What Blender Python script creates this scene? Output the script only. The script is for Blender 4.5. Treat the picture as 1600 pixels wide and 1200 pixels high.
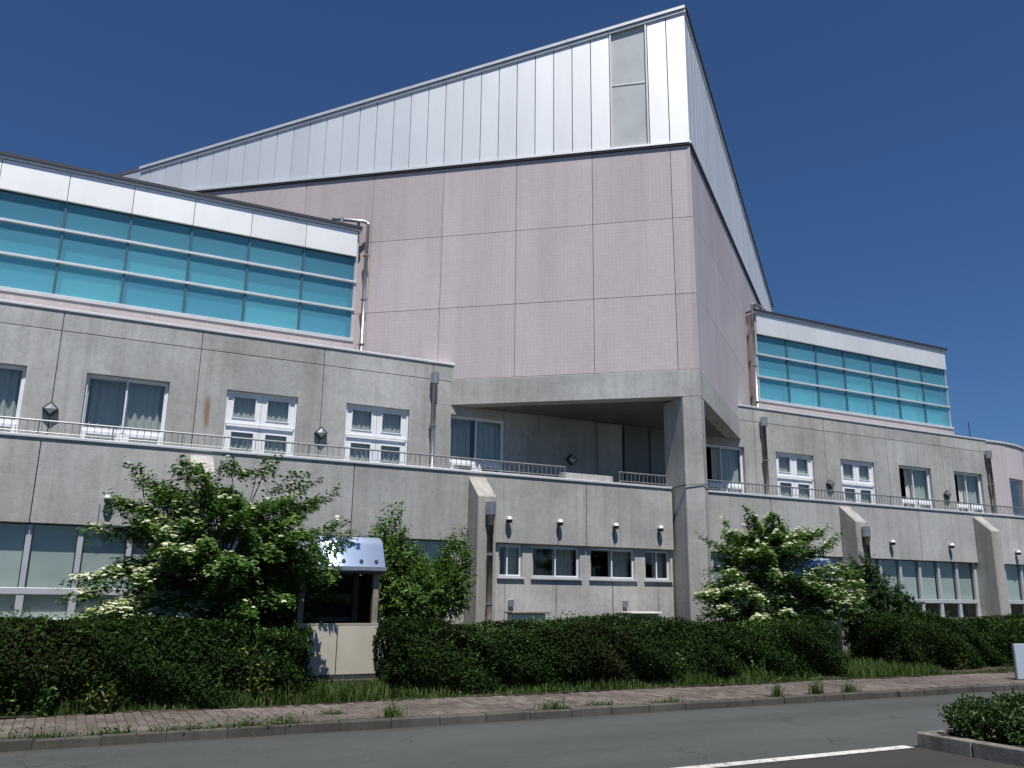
import bpy, math, random
import numpy as np
from mathutils import Vector, Matrix
random.seed(7); rng = np.random.default_rng(11)
for o in list(bpy.data.objects): bpy.data.objects.remove(o)
S = bpy.context.scene; COL = S.collection
rad = math.radians

# ------------------------------------------------------------------ camera
CAM = Vector((0, -17, 1.5)); YAW, PITCH, ROLL = rad(27.0), rad(13.95), rad(0.69)
fw = Vector((math.sin(YAW)*math.cos(PITCH), math.cos(YAW)*math.cos(PITCH), math.sin(PITCH)))
r0 = fw.cross(Vector((0, 0, 1))).normalized(); u0 = r0.cross(fw)
rv = r0*math.cos(ROLL)+u0*math.sin(ROLL); uv = u0*math.cos(ROLL)-r0*math.sin(ROLL)
cd = bpy.data.cameras.new('camera'); cam = bpy.data.objects.new('camera', cd); COL.objects.link(cam)
cam.matrix_world = Matrix(((rv.x, uv.x, -fw.x, CAM.x), (rv.y, uv.y, -fw.y, CAM.y), (rv.z, uv.z, -fw.z, CAM.z), (0, 0, 0, 1)))
cd.sensor_width = 36; cd.lens = 1328.5*36/1600; cd.clip_end = 2000; cd.clip_start = .05
S.camera = cam
# ------------------------------------------------------------------ sky, sun, exposure
SUN = Vector((-0.095, -0.395, 0.91)).normalized()
W = bpy.data.worlds.new('World'); S.world = W; W.use_nodes = True
nt = W.node_tree; sk = nt.nodes.new('ShaderNodeTexSky'); sk.sky_type = 'NISHITA'; sk.sun_disc = False
sk.sun_elevation = math.asin(SUN.z); sk.sun_rotation = math.atan2(SUN.x, SUN.y)
sk.altitude = 0; sk.air_density = 1.0; sk.dust_density = 0.5; sk.ozone_density = 10.0
bg = nt.nodes['Background']; tn = nt.nodes.new('ShaderNodeMix'); tn.data_type = 'RGBA'; tn.blend_type = 'MULTIPLY'; tn.inputs[0].default_value = 1; tn.inputs[7].default_value = (.80, 1.0, 1.19, 1)
nt.links.new(sk.outputs[0], tn.inputs[6]); nt.links.new(tn.outputs[2], bg.inputs[0]); bg.inputs[1].default_value = 0.05
sl = bpy.data.lights.new('sun', 'SUN'); sl.energy = 5.0; sl.angle = rad(.53); sl.color = (1, .96, .90)
so = bpy.data.objects.new('sun', sl); COL.objects.link(so); so.rotation_euler = (-SUN).to_track_quat('-Z', 'Y').to_euler(); so.location = (-6, -30, 40)
vs = S.view_settings; vs.view_transform = 'Standard'; vs.look = 'None'; vs.exposure = 0.30; vs.gamma = 1; vs.use_curve_mapping = False
S.render.engine = 'CYCLES'; S.render.resolution_x = 1024; S.render.resolution_y = 768

# ------------------------------------------------------------------ material helpers
class N:
    """tiny node-tree builder"""
    def __init__(s, name):
        s.m = bpy.data.materials.new(name); s.m.use_nodes = True; s.t = s.m.node_tree
        s.b = s.t.nodes['Principled BSDF']; s.out = s.t.nodes['Material Output']
    def n(s, k, **p):
        x = s.t.nodes.new('ShaderNode'+k)
        for a, v in p.items(): setattr(x, a, v)
        return x
    def l(s, a, b): s.t.links.new(a, b)
    def pos(s, scale=(1, 1, 1), rotz=0):
        g = s.n('NewGeometry'); mp = s.n('Mapping'); mp.inputs['Scale'].default_value = scale; mp.inputs['Rotation'].default_value = (0, 0, rotz)
        s.l(g.outputs['Position'], mp.inputs[0]); return mp.outputs[0]
    def noise(s, vec, scale, detail=4, rough=.55):
        x = s.n('TexNoise'); x.inputs['Scale'].default_value = scale; x.inputs['Detail'].default_value = detail; x.inputs['Roughness'].default_value = rough
        s.l(vec, x.inputs['Vector']); return x.outputs[0]
    def ramp(s, fac, stops):
        x = s.n('ValToRGB'); e = x.color_ramp.elements
        while len(e) < len(stops): e.new(.5)
        for i, (p, c) in enumerate(stops):
            e[i].position = p; e[i].color = (*c, 1) if len(c) == 3 else c
        s.l(fac, x.inputs[0]); return x.outputs[0]
    def mix(s, fac, a, b, mode='MIX'):
        x = s.n('Mix', data_type='RGBA', blend_type=mode)
        for sock, v in ((x.inputs[0], fac), (x.inputs[6], a), (x.inputs[7], b)):
            if hasattr(v, 'type') or hasattr(v, 'is_linked'): s.l(v, sock)
            elif isinstance(v, (int, float)): sock.default_value = v
            else: sock.default_value = (*v, 1)
        return x.outputs[2]
    def math(s, op, a, b=None):
        x = s.n('Math', operation=op)
        for i, v in enumerate((a, b)):
            if v is None: continue
            if isinstance(v, (int, float)): x.inputs[i].default_value = v
            else: s.l(v, x.inputs[i])
        return x.outputs[0]
    def bump(s, h, strength=.3, dist=.01):
        x = s.n('Bump'); x.inputs['Strength'].default_value = strength; x.inputs['Distance'].default_value = dist
        s.l(h, x.inputs['Height']); s.l(x.outputs[0], s.b.inputs['Normal'])
    def col(s, c):
        if isinstance(c, tuple): s.b.inputs['Base Color'].default_value = (*c, 1)
        else: s.l(c, s.b.inputs['Base Color'])
    def set(s, **k):
        for a, v in k.items(): s.b.inputs[a.replace('_', ' ')].default_value = v
        return s

def plain(name, c, rough=.6, metal=0., var=.0, vscale=3., spec=.5):
    n = N(name)
    if var:
        v = n.noise(n.pos(), vscale, 5)
        n.col(n.mix(n.ramp(v, [(.3, (0, 0, 0)), (.7, (1, 1, 1))]), tuple(x*(1-var) for x in c), tuple(min(1, x*(1+var)) for x in c)))
    else: n.col(c)
    n.set(Roughness=rough, Metallic=metal); n.b.inputs['Specular IOR Level'].default_value = spec
    return n.m

VENTX = (.52, 8.59, 9.89, 11.41, 12.71, 20.83, 23.37)
def m_concrete(name, base=(.39, .395, .392), streak=.28, rust=False):
    n = N(name)
    big = n.ramp(n.noise(n.pos(), .55, 6, .6), [(.32, (0, 0, 0)), (.68, (1, 1, 1))])
    c = n.mix(big, tuple(x*.80 for x in base), tuple(x*1.13 for x in base))
    st = n.ramp(n.noise(n.pos((2.6, 2.6, .13)), 1.6, 7, .62), [(.40, (.62, .60, .57)), (.56, (1, 1, 1))])      # rain streaks running down
    c = n.mix(streak, c, st, 'MULTIPLY')
    st2 = n.ramp(n.noise(n.pos((9, 9, .25)), 1.3, 5, .6), [(.36, (.72, .70, .66)), (.5, (1, 1, 1))])
    c = n.mix(streak*.75, c, st2, 'MULTIPLY')
    sp = n.ramp(n.noise(n.pos(), 9, 8, .7), [(.36, (.72, .72, .70)), (.55, (1, 1, 1)), (.75, (1.0, 1.0, 1.0))])   # blotches, pores
    c = n.mix(.5, c, sp, 'MULTIPLY')
    wm = n.ramp(n.noise(n.pos((1, 1, .8)), .23, 4, .5), [(.42, (1, 1, 1)), (.70, (1.0, .97, .925))])            # warm, yellowed patches
    c = n.mix(.8, c, wm, 'MULTIPLY')
    oi = n.n('ObjectInfo'); c = n.mix(1., c, n.ramp(oi.outputs['Random'], [(0, (.90, .90, .895)), (1, (1.07, 1.07, 1.07))]), 'MULTIPLY')
    lt = n.ramp(n.noise(n.pos((.8, .8, 1.3)), .42, 5, .55), [(.50, (1, 1, 1)), (.62, (1.16, 1.16, 1.17))]); c = n.mix(.8, c, lt, 'MULTIPLY')     # pale, efflorescent areas
    if rust:   # rust run under an old bracket between window and door
        g = n.n('NewGeometry'); sx = n.n('SeparateXYZ'); n.l(g.outputs['Position'], sx.inputs[0])
        wob = n.math('MULTIPLY', n.noise(n.pos((1, 1, .6)), 5, 2), .10)
        dx = n.math('ABSOLUTE', n.math('ADD', n.math('SUBTRACT', sx.outputs[0], 2.50), wob))
        mx = n.n('MapRange'); n.l(dx, mx.inputs[0]); mx.inputs[1].default_value = .10; mx.inputs[2].default_value = .02; mx.interpolation_type = 'SMOOTHSTEP'
        mz = n.n('MapRange'); n.l(n.math('ABSOLUTE', n.math('SUBTRACT', sx.outputs[2], 5.5)), mz.inputs[0]); mz.inputs[1].default_value = .5; mz.inputs[2].default_value = .2; mz.interpolation_type = 'SMOOTHSTEP'
        c = n.mix(n.math('MULTIPLY', n.math('MULTIPLY', mx.outputs[0], mz.outputs[0]), .8), c, (.22, .12, .05))
    if rust:   # thin drip runs below the vents
        acc = None
        for vx in VENTX:
            dx = n.math('ABSOLUTE', n.math('SUBTRACT', sx.outputs[0], vx)); q = n.math('LESS_THAN', dx, .022); acc = q if acc is None else n.math('MAXIMUM', acc, q)
        zz = n.math('MULTIPLY', n.math('LESS_THAN', sx.outputs[2], 3.02), n.math('LESS_THAN', sx.outputs[1], .15))
        c = n.mix(n.math('MULTIPLY', n.math('MULTIPLY', acc, zz), n.ramp(n.noise(n.pos((3, 3, 1)), 3, 4), [(.35, (.15, .15, .15)), (.6, (.7, .7, .7))])), c, (.09, .085, .08))
    n.col(c); n.set(Roughness=.9); n.b.inputs['Specular IOR Level'].default_value = .25
    n.bump(n.noise(n.pos(), 24, 6, .65), .25, .02); return n.m

def m_tile(name, ang):
    """small square mosaic tile, ang = plan angle of the face so that the grid follows it"""
    n = N(name); g = n.n('NewGeometry'); mp = n.n('Mapping'); mp.vector_type = 'POINT'; mp.inputs['Rotation'].default_value = (0, 0, ang)
    n.l(g.outputs['Position'], mp.inputs[0]); sx = n.n('SeparateXYZ'); n.l(mp.outputs[0], sx.inputs[0])
    cb = n.n('CombineXYZ'); n.l(sx.outputs[0], cb.inputs[0]); n.l(sx.outputs[2], cb.inputs[1])
    bt = n.n('TexBrick'); bt.offset = 0; bt.inputs['Scale'].default_value = 1; bt.inputs['Mortar Size'].default_value = .006; bt.inputs['Mortar Smooth'].default_value = .3
    bt.inputs['Brick Width'].default_value = .10; bt.inputs['Row Height'].default_value = .10; bt.inputs['Bias'].default_value = 0
    bt.inputs['Color1'].default_value = (.520, .458, .478, 1); bt.inputs['Color2'].default_value = (.552, .488, .506, 1); bt.inputs['Mortar'].default_value = (.468, .412, .430, 1)
    n.l(cb.outputs[0], bt.inputs['Vector'])
    v = n.ramp(n.noise(n.pos((1, 1, .35)), .7, 6, .6), [(.3, (.90, .895, .89)), (.7, (1.03, 1.03, 1.03))])
    oi = n.n('ObjectInfo'); pn = n.ramp(oi.outputs['Random'], [(0, (.93, .925, .92)), (1, (1.03, 1.03, 1.03))])     # panel to panel tone
    rs = n.ramp(n.noise(n.pos((2.2, 2.2, .10)), 1.5, 6, .6), [(.36, (.86, .85, .84)), (.52, (1, 1, 1))])                # rain streaks
    c = n.mix(1., n.mix(1., bt.outputs[0], v, 'MULTIPLY'), pn, 'MULTIPLY'); c = n.mix(.45, c, rs, 'MULTIPLY')
    n.col(c); n.set(Roughness=.45)
    n.bump(bt.outputs[1], -.25, .004); return n.m

def m_alu(name, c=(.78, .80, .82), rough=.5, metal=.72):
    n = N(name); oi = n.n('NewGeometry')
    v = n.ramp(n.noise(n.pos((1, 1, .25)), 1.7, 5), [(.3, tuple(x*.93 for x in c)), (.7, c)])
    oi = n.n('ObjectInfo'); rn = n.ramp(oi.outputs['Random'], [(0, (.94, .94, .945)), (1, (1.02, 1.02, 1.015))])
    n.col(n.mix(1, v, rn, 'MULTIPLY')); n.set(Roughness=rough, Metallic=metal)
    n.bump(n.noise(n.pos((1, 1, .45)), 1.9, 2), .10, .04); return n.m

def m_glass(name, tint, refl=1.0, rough=.02, body=None, bodyfac=0):
    """thin sheet: fresnel reflection over a tinted clear pane"""
    n = N(name); n.t.nodes.remove(n.b)
    tr = n.n('BsdfTransparent'); tr.inputs[0].default_value = (*tint, 1)
    gl = n.n('BsdfGlossy'); gl.inputs[0].default_value = (refl, refl, refl, 1); gl.inputs[1].default_value = rough
    lw = n.n('LayerWeight'); lw.inputs[0].default_value = .5
    f2 = n.math('ADD', n.math('MULTIPLY', n.math('POWER', lw.outputs['Facing'], 5.0), .95), .042)     # Schlick, same from both sides of the sheet
    src = tr.outputs[0]
    if body:   # body-tinted sheet: part of the light scatters in the coloured interlayer
        oi = n.n('ObjectInfo'); vr = n.ramp(oi.outputs['Random'], [(0, (.90, .92, .94)), (1, (1.07, 1.06, 1.03))]); df = n.n('BsdfDiffuse'); n.l(n.mix(1, vr, body, 'MULTIPLY'), df.inputs[0]); n.l(n.mix(1, vr, tint, 'MULTIPLY'), tr.inputs[0]); m2 = n.n('MixShader'); m2.inputs[0].default_value = bodyfac
        n.l(src, m2.inputs[1]); n.l(df.outputs[0], m2.inputs[2]); src = m2.outputs[0]
    mx = n.n('MixShader'); n.l(f2, mx.inputs[0]); n.l(src, mx.inputs[1]); n.l(gl.outputs[0], mx.inputs[2]); n.l(mx.outputs[0], n.out.inputs[0])
    return n.m

def m_leaf(name, a, b, c, rough=.45, trans=.25, patch=.9, spec=.3):
    n = N(name); g = n.n('NewGeometry')
    k = n.ramp(g.outputs['Random Per Island'], [(0, a), (.55, b), (1, c)])
    pv = n.ramp(n.noise(n.pos(), patch, 3), [(.3, (.75, .78, .7)), (.7, (1.15, 1.12, 1.0))])
    cc = n.mix(1, k, pv, 'MULTIPLY'); n.col(cc); n.set(Roughness=rough); n.b.inputs['Specular IOR Level'].default_value = spec
    tl = n.n('BsdfTranslucent'); n.l(n.mix(1, cc, (1.0, 1.25, .5), 'MULTIPLY'), tl.inputs[0])
    mx = n.n('MixShader'); mx.inputs[0].default_value = trans; n.l(n.b.outputs[0], mx.inputs[1]); n.l(tl.outputs[0], mx.inputs[2]); n.l(mx.outputs[0], n.out.inputs[0])
    return n.m

def m_asphalt(name, c, gutter=False):
    n = N(name)
    a = n.ramp(n.noise(n.pos(), 55, 4, .75), [(.28, tuple(x*.45 for x in c)), (.55, tuple(x*1.1 for x in c)), (.78, tuple(x*2.1 for x in c))])
    b = n.ramp(n.noise(n.pos((.25, 1.2, 1)), .8, 6, .6), [(.3, (.72, .72, .70)), (.7, (1.14, 1.14, 1.14))])
    c2 = n.mix(1, a, b, 'MULTIPLY')
    sp = n.ramp(n.noise(n.pos(), 3.3, 6, .7), [(.33, (.72, .72, .70)), (.45, (1, 1, 1))]); c2 = n.mix(.7, c2, sp, 'MULTIPLY')
    vo = n.n('TexVoronoi', feature='DISTANCE_TO_EDGE'); vo.inputs['Scale'].default_value = .33; wv = n.n('VectorMath', operation='ADD'); n.l(n.pos(), wv.inputs[0])
    nz = n.n('TexNoise'); nz.inputs['Scale'].default_value = 2.2; nz.inputs['Detail'].default_value = 5; n.l(n.pos(), nz.inputs['Vector']); n.l(nz.outputs['Color'], wv.inputs[1]); n.l(wv.outputs[0], vo.inputs['Vector'])
    cr = n.math('MULTIPLY', n.math('LESS_THAN', vo.outputs['Distance'], .0035), n.ramp(n.noise(n.pos(), .4, 2), [(.48, (0, 0, 0)), (.55, (.75, .75, .75))])); c2 = n.mix(cr, c2, (.014, .014, .013))   # a few hairline cracks
    if gutter:   # silt and leaf litter washed against the kerb
        g = n.n('NewGeometry'); sx = n.n('SeparateXYZ'); n.l(g.outputs['Position'], sx.inputs[0]); yy = n.math('ADD', sx.outputs[1], n.math('MULTIPLY', n.noise(n.pos((.5, 1, 1)), 1.5, 5), .5))
        mr = n.n('MapRange'); n.l(yy, mr.inputs[0]); mr.inputs[1].default_value = -7.1; mr.inputs[2].default_value = -6.78; c2 = n.mix(n.math('MULTIPLY', mr.outputs[0], .75), c2, (.030, .028, .020))
    n.col(c2); n.set(Roughness=.88); n.bump(n.noise(n.pos(), 110, 3, .7), .5, .01); return n.m

def m_paint():
    n = N('worn road paint'); w = n.ramp(n.noise(n.pos((1, 2, 1)), 7, 8, .75), [(.36, (0, 0, 0)), (.47, (1, 1, 1))])
    d = n.ramp(n.noise(n.pos(), 1.3, 5), [(.3, (.42, .42, .40)), (.7, (.62, .62, .60))]); n.col(n.mix(w, (.075, .078, .076), d)); n.set(Roughness=.8); return n.m

def m_brickpave():
    n = N('paving brick'); oi = n.n('NewGeometry')
    c = n.ramp(oi.outputs['Random Per Island'], [(0, (.095, .076, .069)), (.4, (.122, .098, .088)), (.75, (.146, .121, .11)), (1, (.175, .156, .143))])
    d = n.ramp(n.noise(n.pos(), 1.1, 6, .65), [(.35, (.62, .62, .58)), (.65, (1.05, 1.05, 1.05))]); c = n.mix(1, c, d, 'MULTIPLY')
    d2 = n.ramp(n.noise(n.pos(), 30, 4), [(.3, (.8, .8, .8)), (.7, (1.1, 1.1, 1.1))]); c = n.mix(1, c, d2, 'MULTIPLY')
    oi2 = n.n('ObjectInfo'); d3 = n.ramp(oi2.outputs['Random'], [(0, (.78, .76, .74)), (1, (1.2, 1.2, 1.2))]); c = n.mix(1, c, d3, 'MULTIPLY')
    n.col(c); n.set(Roughness=.9); n.bump(n.noise(n.pos(), 60, 4), .3, .01); return n.m

M = dict(
    conc=m_concrete('board concrete', rust=True), conc2=m_concrete('weathered concrete', (.375, .37, .355), .5),
    tileL=m_tile('pink mosaic tile', rad(39.6)), tileR=m_tile('pink mosaic tile on the far face', rad(-39.6)), tileC=m_tile('pink mosaic tile curved', 0),
    alu=m_alu('brushed aluminium cladding', (.86, .87, .87), .5, .62), alu2=m_alu('aluminium fascia', (.88, .88, .87), .5, .5), cop=plain('coping metal', (.72, .72, .72), .4, .45, .08),
    dark=plain('dark joint', (.02, .02, .022), .8), trim=plain('dark flashing', (.05, .05, .055), .5, .3),
    rail=plain('dull railing steel', (.24, .25, .26), .5, .6, .2, 6), steel=plain('galvanised steel', (.42, .43, .44), .42, .85, .15, 6), rust=plain('stained pipe', (.13, .11, .092), .6, .3, .4, 4),
    membrane=plain('dark roofing membrane', (.09, .095, .09), .85, 0, .2, 2),
    door=plain('grey shade panel', (.16, .165, .165), .6, .1, .15, 1.5),  # dull grey for the guessed loggia panels, standing in for deep shade
    edge=m_concrete('island edging', (.20, .195, .18), .6),
    soffit=plain('dark grey soffit', (.13, .13, .13), .9, 0, .15, 1.2), mull=plain('blue grey mullion', (.06, .13, .17), .4, .2),  # soffit: a much darker grey than the concrete
    white=plain('white frame paint', (.74, .76, .80), .4, 0, .05), grey=plain('grey aluminium frame', (.50, .52, .55), .4, .3, .05),
    teal=m_glass('blue tinted glass', (.62, .92, .97), body=(.17, .42, .56), bodyfac=.32), clear=m_glass('window glass', (.88, .92, .92)), reflpane=plain('painted pane reflection', (.52, .54, .55), .3, .0, .2, .6),  # slot pane: its bright reflection is put into a pale mottled colour
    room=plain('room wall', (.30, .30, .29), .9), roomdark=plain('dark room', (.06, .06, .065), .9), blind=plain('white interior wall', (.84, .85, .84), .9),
    curtain=plain('pale curtain', (.50, .49, .46), .9, 0, .05), roller=plain('roller blind', (.50, .52, .50), .9, 0, .15, .9),
    asph=m_asphalt('asphalt', (.058, .063, .062), True), asph2=m_asphalt('darker asphalt', (.030, .029, .028)), paint=m_paint(),  # asph2: darker sheet on the near side of the painted line
    brick=m_brickpave(), kerb=m_concrete('kerb concrete', (.075, .070, .062), .6), soil=plain('garden soil', (.045, .036, .026), .95, 0, .4, 4),
    grassm=plain('rough ground', (.05, .06, .025), .95, 0, .4, 2), mortar=plain('sand joint', (.055, .05, .042), .95, 0, .3, 6),
    bark=plain('grey bark', (.085, .072, .058), .9, 0, .35, 14), cream=plain('cream painted panel', (.42, .40, .33), .5, 0, .10, 2.2), creamd=plain('cream edge trim', (.36, .33, .26), .5),
    hood=plain('pale blue sheet', (.50, .60, .80), .32, .45), timber=plain('weathered post', (.19, .165, .135), .85, 0, .3, 9), blackmesh=plain('dark inner wall', (.022, .018, .017), .8),  # hood: bluish base colour, partly metallic
    dogw=m_leaf('dogwood leaf', (.034, .085, .016), (.062, .132, .026), (.115, .195, .044)), bract=m_leaf('pale bract', (.50, .56, .42), (.64, .67, .56), (.76, .77, .70), .6, .25),
    lime=m_leaf('bright leaf', (.045, .105, .018), (.075, .15, .026), (.12, .19, .04)), hedge=m_leaf('hedge leaf', (.007, .017, .004), (.012, .030, .006), (.026, .054, .010), .7, .15, 1.6, .08),
    hedger=m_leaf('reddish hedge leaf', (.012, .015, .005), (.019, .022, .007), (.026, .036, .009), .7, .15, .9, .08), yell=m_leaf('yellow leaf', (.05, .075, .012), (.085, .10, .018), (.12, .12, .025)),
    ever=m_leaf('evergreen leaf', (.014, .036, .010), (.022, .055, .014), (.04, .08, .02), .5, .2), grass=m_leaf('grass blade', (.035, .068, .014), (.055, .105, .022), (.10, .13, .040), .6, .3),
    lime2=m_leaf('azalea leaf', (.018, .040, .010), (.030, .065, .014), (.055, .095, .02)),
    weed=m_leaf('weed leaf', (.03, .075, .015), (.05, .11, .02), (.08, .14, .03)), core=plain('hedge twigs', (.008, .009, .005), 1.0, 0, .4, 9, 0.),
    acw=plain('white casing', (.66, .66, .63), .5, 0, .06), board=plain('pale blue board', (.36, .43, .50), .5, 0, .05),
)

# ------------------------------------------------------------------ mesh helpers
def tag(o, label=None, cat=None, group=None, kind=None):
    for k, v in (('label', label), ('category', cat), ('group', group), ('kind', kind)):
        if v: o[k] = v
    return o
def empty(name, loc=(0, 0, 0), label=None, cat=None, group=None):
    o = bpy.data.objects.new(name, None); COL.objects.link(o); o.location = loc; o.empty_display_size = .2
    return tag(o, label, cat, group)
def link(name, me, mat, parent=None, loc=None):
    o = bpy.data.objects.new(name, me); COL.objects.link(o)
    if mat is not None and not me.materials: me.materials.append(mat)
    if loc is not None: o.location = loc
    if parent:
        o.parent = parent
        p = parent; off = Vector((0, 0, 0))
        while p: off += Vector(p.location); p = p.parent
        o.location = Vector(o.location)-off          # parents are never rotated: coordinates stay world
    return o
class MB:
    def __init__(s, T=None): s.v = []; s.f = []; s.T = T
    def add(s, vs, fs):
        b = len(s.v); s.v += [tuple(s.T(*v)) if s.T else tuple(v) for v in vs]; s.f += [tuple(i+b for i in f) for f in fs]; return s
    def box(s, x0, x1, y0, y1, z0, z1):
        return s.add([(x0, y0, z0), (x1, y0, z0), (x1, y1, z0), (x0, y1, z0), (x0, y0, z1), (x1, y0, z1), (x1, y1, z1), (x0, y1, z1)],
                     [(0, 3, 2, 1), (4, 5, 6, 7), (0, 1, 5, 4), (1, 2, 6, 5), (2, 3, 7, 6), (3, 0, 4, 7)])
    def prism(s, poly, z0, z1):
        """poly: counter-clockwise plan outline; z1 may be a function of x,y"""
        n = len(poly); t = z1 if callable(z1) else (lambda x, y: z1)
        vs = [(x, y, z0) for x, y in poly]+[(x, y, t(x, y)) for x, y in poly]
        return s.add(vs, [tuple(range(n))[::-1], tuple(range(n, 2*n))]+[(i, (i+1) % n, n+(i+1) % n, n+i) for i in range(n)])
    def hull_xz(s, poly, y0, y1):
        """outline in x,z extruded along y"""
        n = len(poly); vs = [(x, y0, z) for x, z in poly]+[(x, y1, z) for x, z in poly]
        return s.add(vs, [tuple(range(n)), tuple(range(n, 2*n))[::-1]]+[(i, n+i, n+(i+1) % n, (i+1) % n) for i in range(n)])
    def hull_yz(s, poly, x0, x1):
        n = len(poly); vs = [(x0, y, z) for y, z in poly]+[(x1, y, z) for y, z in poly]
        return s.add(vs, [tuple(range(n))[::-1], tuple(range(n, 2*n))]+[(i, (i+1) % n, n+(i+1) % n, n+i) for i in range(n)])
    def tube(s, pts, r, k=8, cap=True):
        pts = [Vector(p) for p in pts]; rs = r if isinstance(r, (list, tuple)) else [r]*len(pts); vs = []; fs = []
        for i, p in enumerate(pts):
            d = (pts[min(i+1, len(pts)-1)]-pts[max(i-1, 0)]).normalized()
            a = d.cross(Vector((0, 0, 1)) if abs(d.z) < .95 else Vector((1, 0, 0))).normalized(); b = d.cross(a)
            for j in range(k):
                t = 2*math.pi*j/k; vs.append(p+(a*math.cos(t)+b*math.sin(t))*rs[i])
        for i in range(len(pts)-1):
            for j in range(k): fs.append((i*k+j, i*k+(j+1) % k, (i+1)*k+(j+1) % k, (i+1)*k+j))
        if cap: fs += [tuple(range(k)), tuple(range((len(pts)-1)*k, len(pts)*k))[::-1]]
        return s.add(vs, fs)
    def wall(s, x0, x1, z0, z1, y0, y1, holes=()):
        """slab with rectangular holes, shared vertices"""
        xs = sorted({x0, x1, *[min(max(h[i], x0), x1) for h in holes for i in (0, 1)]}); zs = sorted({z0, z1, *[min(max(h[i], z0), z1) for h in holes for i in (2, 3)]})
        full = lambda i, j: 0 <= i < len(xs)-1 and 0 <= j < len(zs)-1 and not any(h[0] <= (xs[i]+xs[i+1])/2 <= h[1] and h[2] <= (zs[j]+zs[j+1])/2 <= h[3] for h in holes)
        idx = {}; vs = []; fs = []
        def V(i, j, k):
            if (i, j, k) not in idx: idx[(i, j, k)] = len(vs); vs.append((xs[i], y1 if k else y0, zs[j]))
            return idx[(i, j, k)]
        for i in range(len(xs)-1):
            for j in range(len(zs)-1):
                if not full(i, j): continue
                fs.append((V(i, j, 0), V(i+1, j, 0), V(i+1, j+1, 0), V(i, j+1, 0))); fs.append((V(i, j, 1), V(i, j+1, 1), V(i+1, j+1, 1), V(i+1, j, 1)))
                if not full(i-1, j): fs.append((V(i, j, 0), V(i, j+1, 0), V(i, j+1, 1), V(i, j, 1)))
                if not full(i+1, j): fs.append((V(i+1, j, 0), V(i+1, j, 1), V(i+1, j+1, 1), V(i+1, j+1, 0)))
                if not full(i, j-1): fs.append((V(i, j, 0), V(i, j, 1), V(i+1, j, 1), V(i+1, j, 0)))
                if not full(i, j+1): fs.append((V(i, j+1, 0), V(i+1, j+1, 0), V(i+1, j+1, 1), V(i, j+1, 1)))
        return s.add(vs, fs)
    def mesh(s, name):
        me = bpy.data.meshes.new(name); me.from_pydata(s.v, [], s.f); me.update(); return me
    def build(s, name, mat, parent=None, bevel=0, smooth=False):
        me = s.mesh(name); o = link(name, me, mat, parent)
        if smooth:
            for p in me.polygons: p.use_smooth = True
        if bevel:
            b = o.modifiers.new('bevel', 'BEVEL'); b.width = bevel; b.segments = 1; b.limit_method = 'ANGLE'
        return o

# ------------------------------------------------------------------ the ground
tag(MB().add([(-400, -400, -.06), (400, -400, -.06), (400, 400, -.06), (-400, 400, -.06)], [(0, 1, 2, 3)]).build('ground', M['grassm']), kind='structure')
tag(MB().add([(-60, -10.34, 0), (80, -10.34, 0), (80, -7.09, 0), (-60, -7.09, 0)], [(0, 1, 2, 3)]).build('road', M['asph']), kind='structure')
tag(MB().add([(-60, -40, -.001), (80, -40, -.001), (80, -10.34, -.001), (-60, -10.34, -.001)], [(0, 1, 2, 3)]).build('parking_lot', M['asph2']), kind='structure')
ln = MB(); xx = -12.
ln.add([(5.0-17, -10.44, .005), (8.12, -10.44, .005), (8.12, -10.30, .005), (5.0-17, -10.30, .005)], [(0, 1, 2, 3)])
tag(ln.build('road_line', M['paint']), kind='structure')
# garden bed, slightly crowned
gx = np.linspace(-14, 34, 97); gy = np.linspace(-5.42, .3, 15); bed = MB(); vs = []; fs = []
for j, y in enumerate(gy):
    for i, x in enumerate(gx): vs.append((x, y, .10+.06*min(1, (y+5.42)/1.0)+.03*math.sin(x*2.3+y*3)*min(1, (y+5.42)/1.)+random.uniform(-.012, .012)))
for j in range(len(gy)-1):
    for i in range(len(gx)-1): a = j*len(gx)+i; fs.append((a, a+1, a+len(gx)+1, a+len(gx)))
tag(bed.add(vs, fs).build('garden_bed', M['soil'], smooth=True), kind='structure')
# kerb of separate stones
kerb = tag(MB().box(-14, 34, -7.07, -6.96, -.05, .085).build('kerb', M['mortar']), kind='structure')
ks = MB(); ks.hull_yz([(-.075, -.06), (.075, -.06), (.075, .10), (-.045, .10), (-.066, .085)], -.296, .296); ksm = ks.mesh('kerb_stone')
x = -13.7
while x < 33.5:
    o = link('kerb_stone', ksm, M['kerb'], kerb, (x, -7.02+random.uniform(-.006, .006), random.uniform(-.006, .006))); o.rotation_euler = (random.uniform(-.012, .012), random.uniform(-.006, .006), 0); x += .605
# brick pavement: running bond, long side across the pavement
pav = tag(MB().box(-14, 34, -6.945, -5.36, -.05, .078).build('pavement', M['mortar']), kind='structure')
bm_ = MB(); h = .004
bm_.add([(-.047, -.097, -.05), (.047, -.097, -.05), (.047, .097, -.05), (-.047, .097, -.05), (-.047, -.097, -h), (.047, -.097, -h), (.047, .097, -h), (-.047, .097, -h),
         (-.043, -.093, 0), (.043, -.093, 0), (.043, .093, 0), (-.043, .093, 0)],
        [(0, 1, 5, 4), (1, 2, 6, 5), (2, 3, 7, 6), (3, 0, 4, 7), (4, 5, 9, 8), (5, 6, 10, 9), (6, 7, 11, 10), (7, 4, 8, 11), (8, 9, 10, 11)])
bme = bm_.mesh('brick'); spots = []
for i in range(int(48/.1)):
    X = -13.95+i*.1
    for j in range(8):
        Y = -6.845+j*.2+(0 if i % 2 else -.1)
        if Y-.1 < -6.95 or Y+.1 > -5.34: continue
        spots.append((X, Y))
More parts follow.
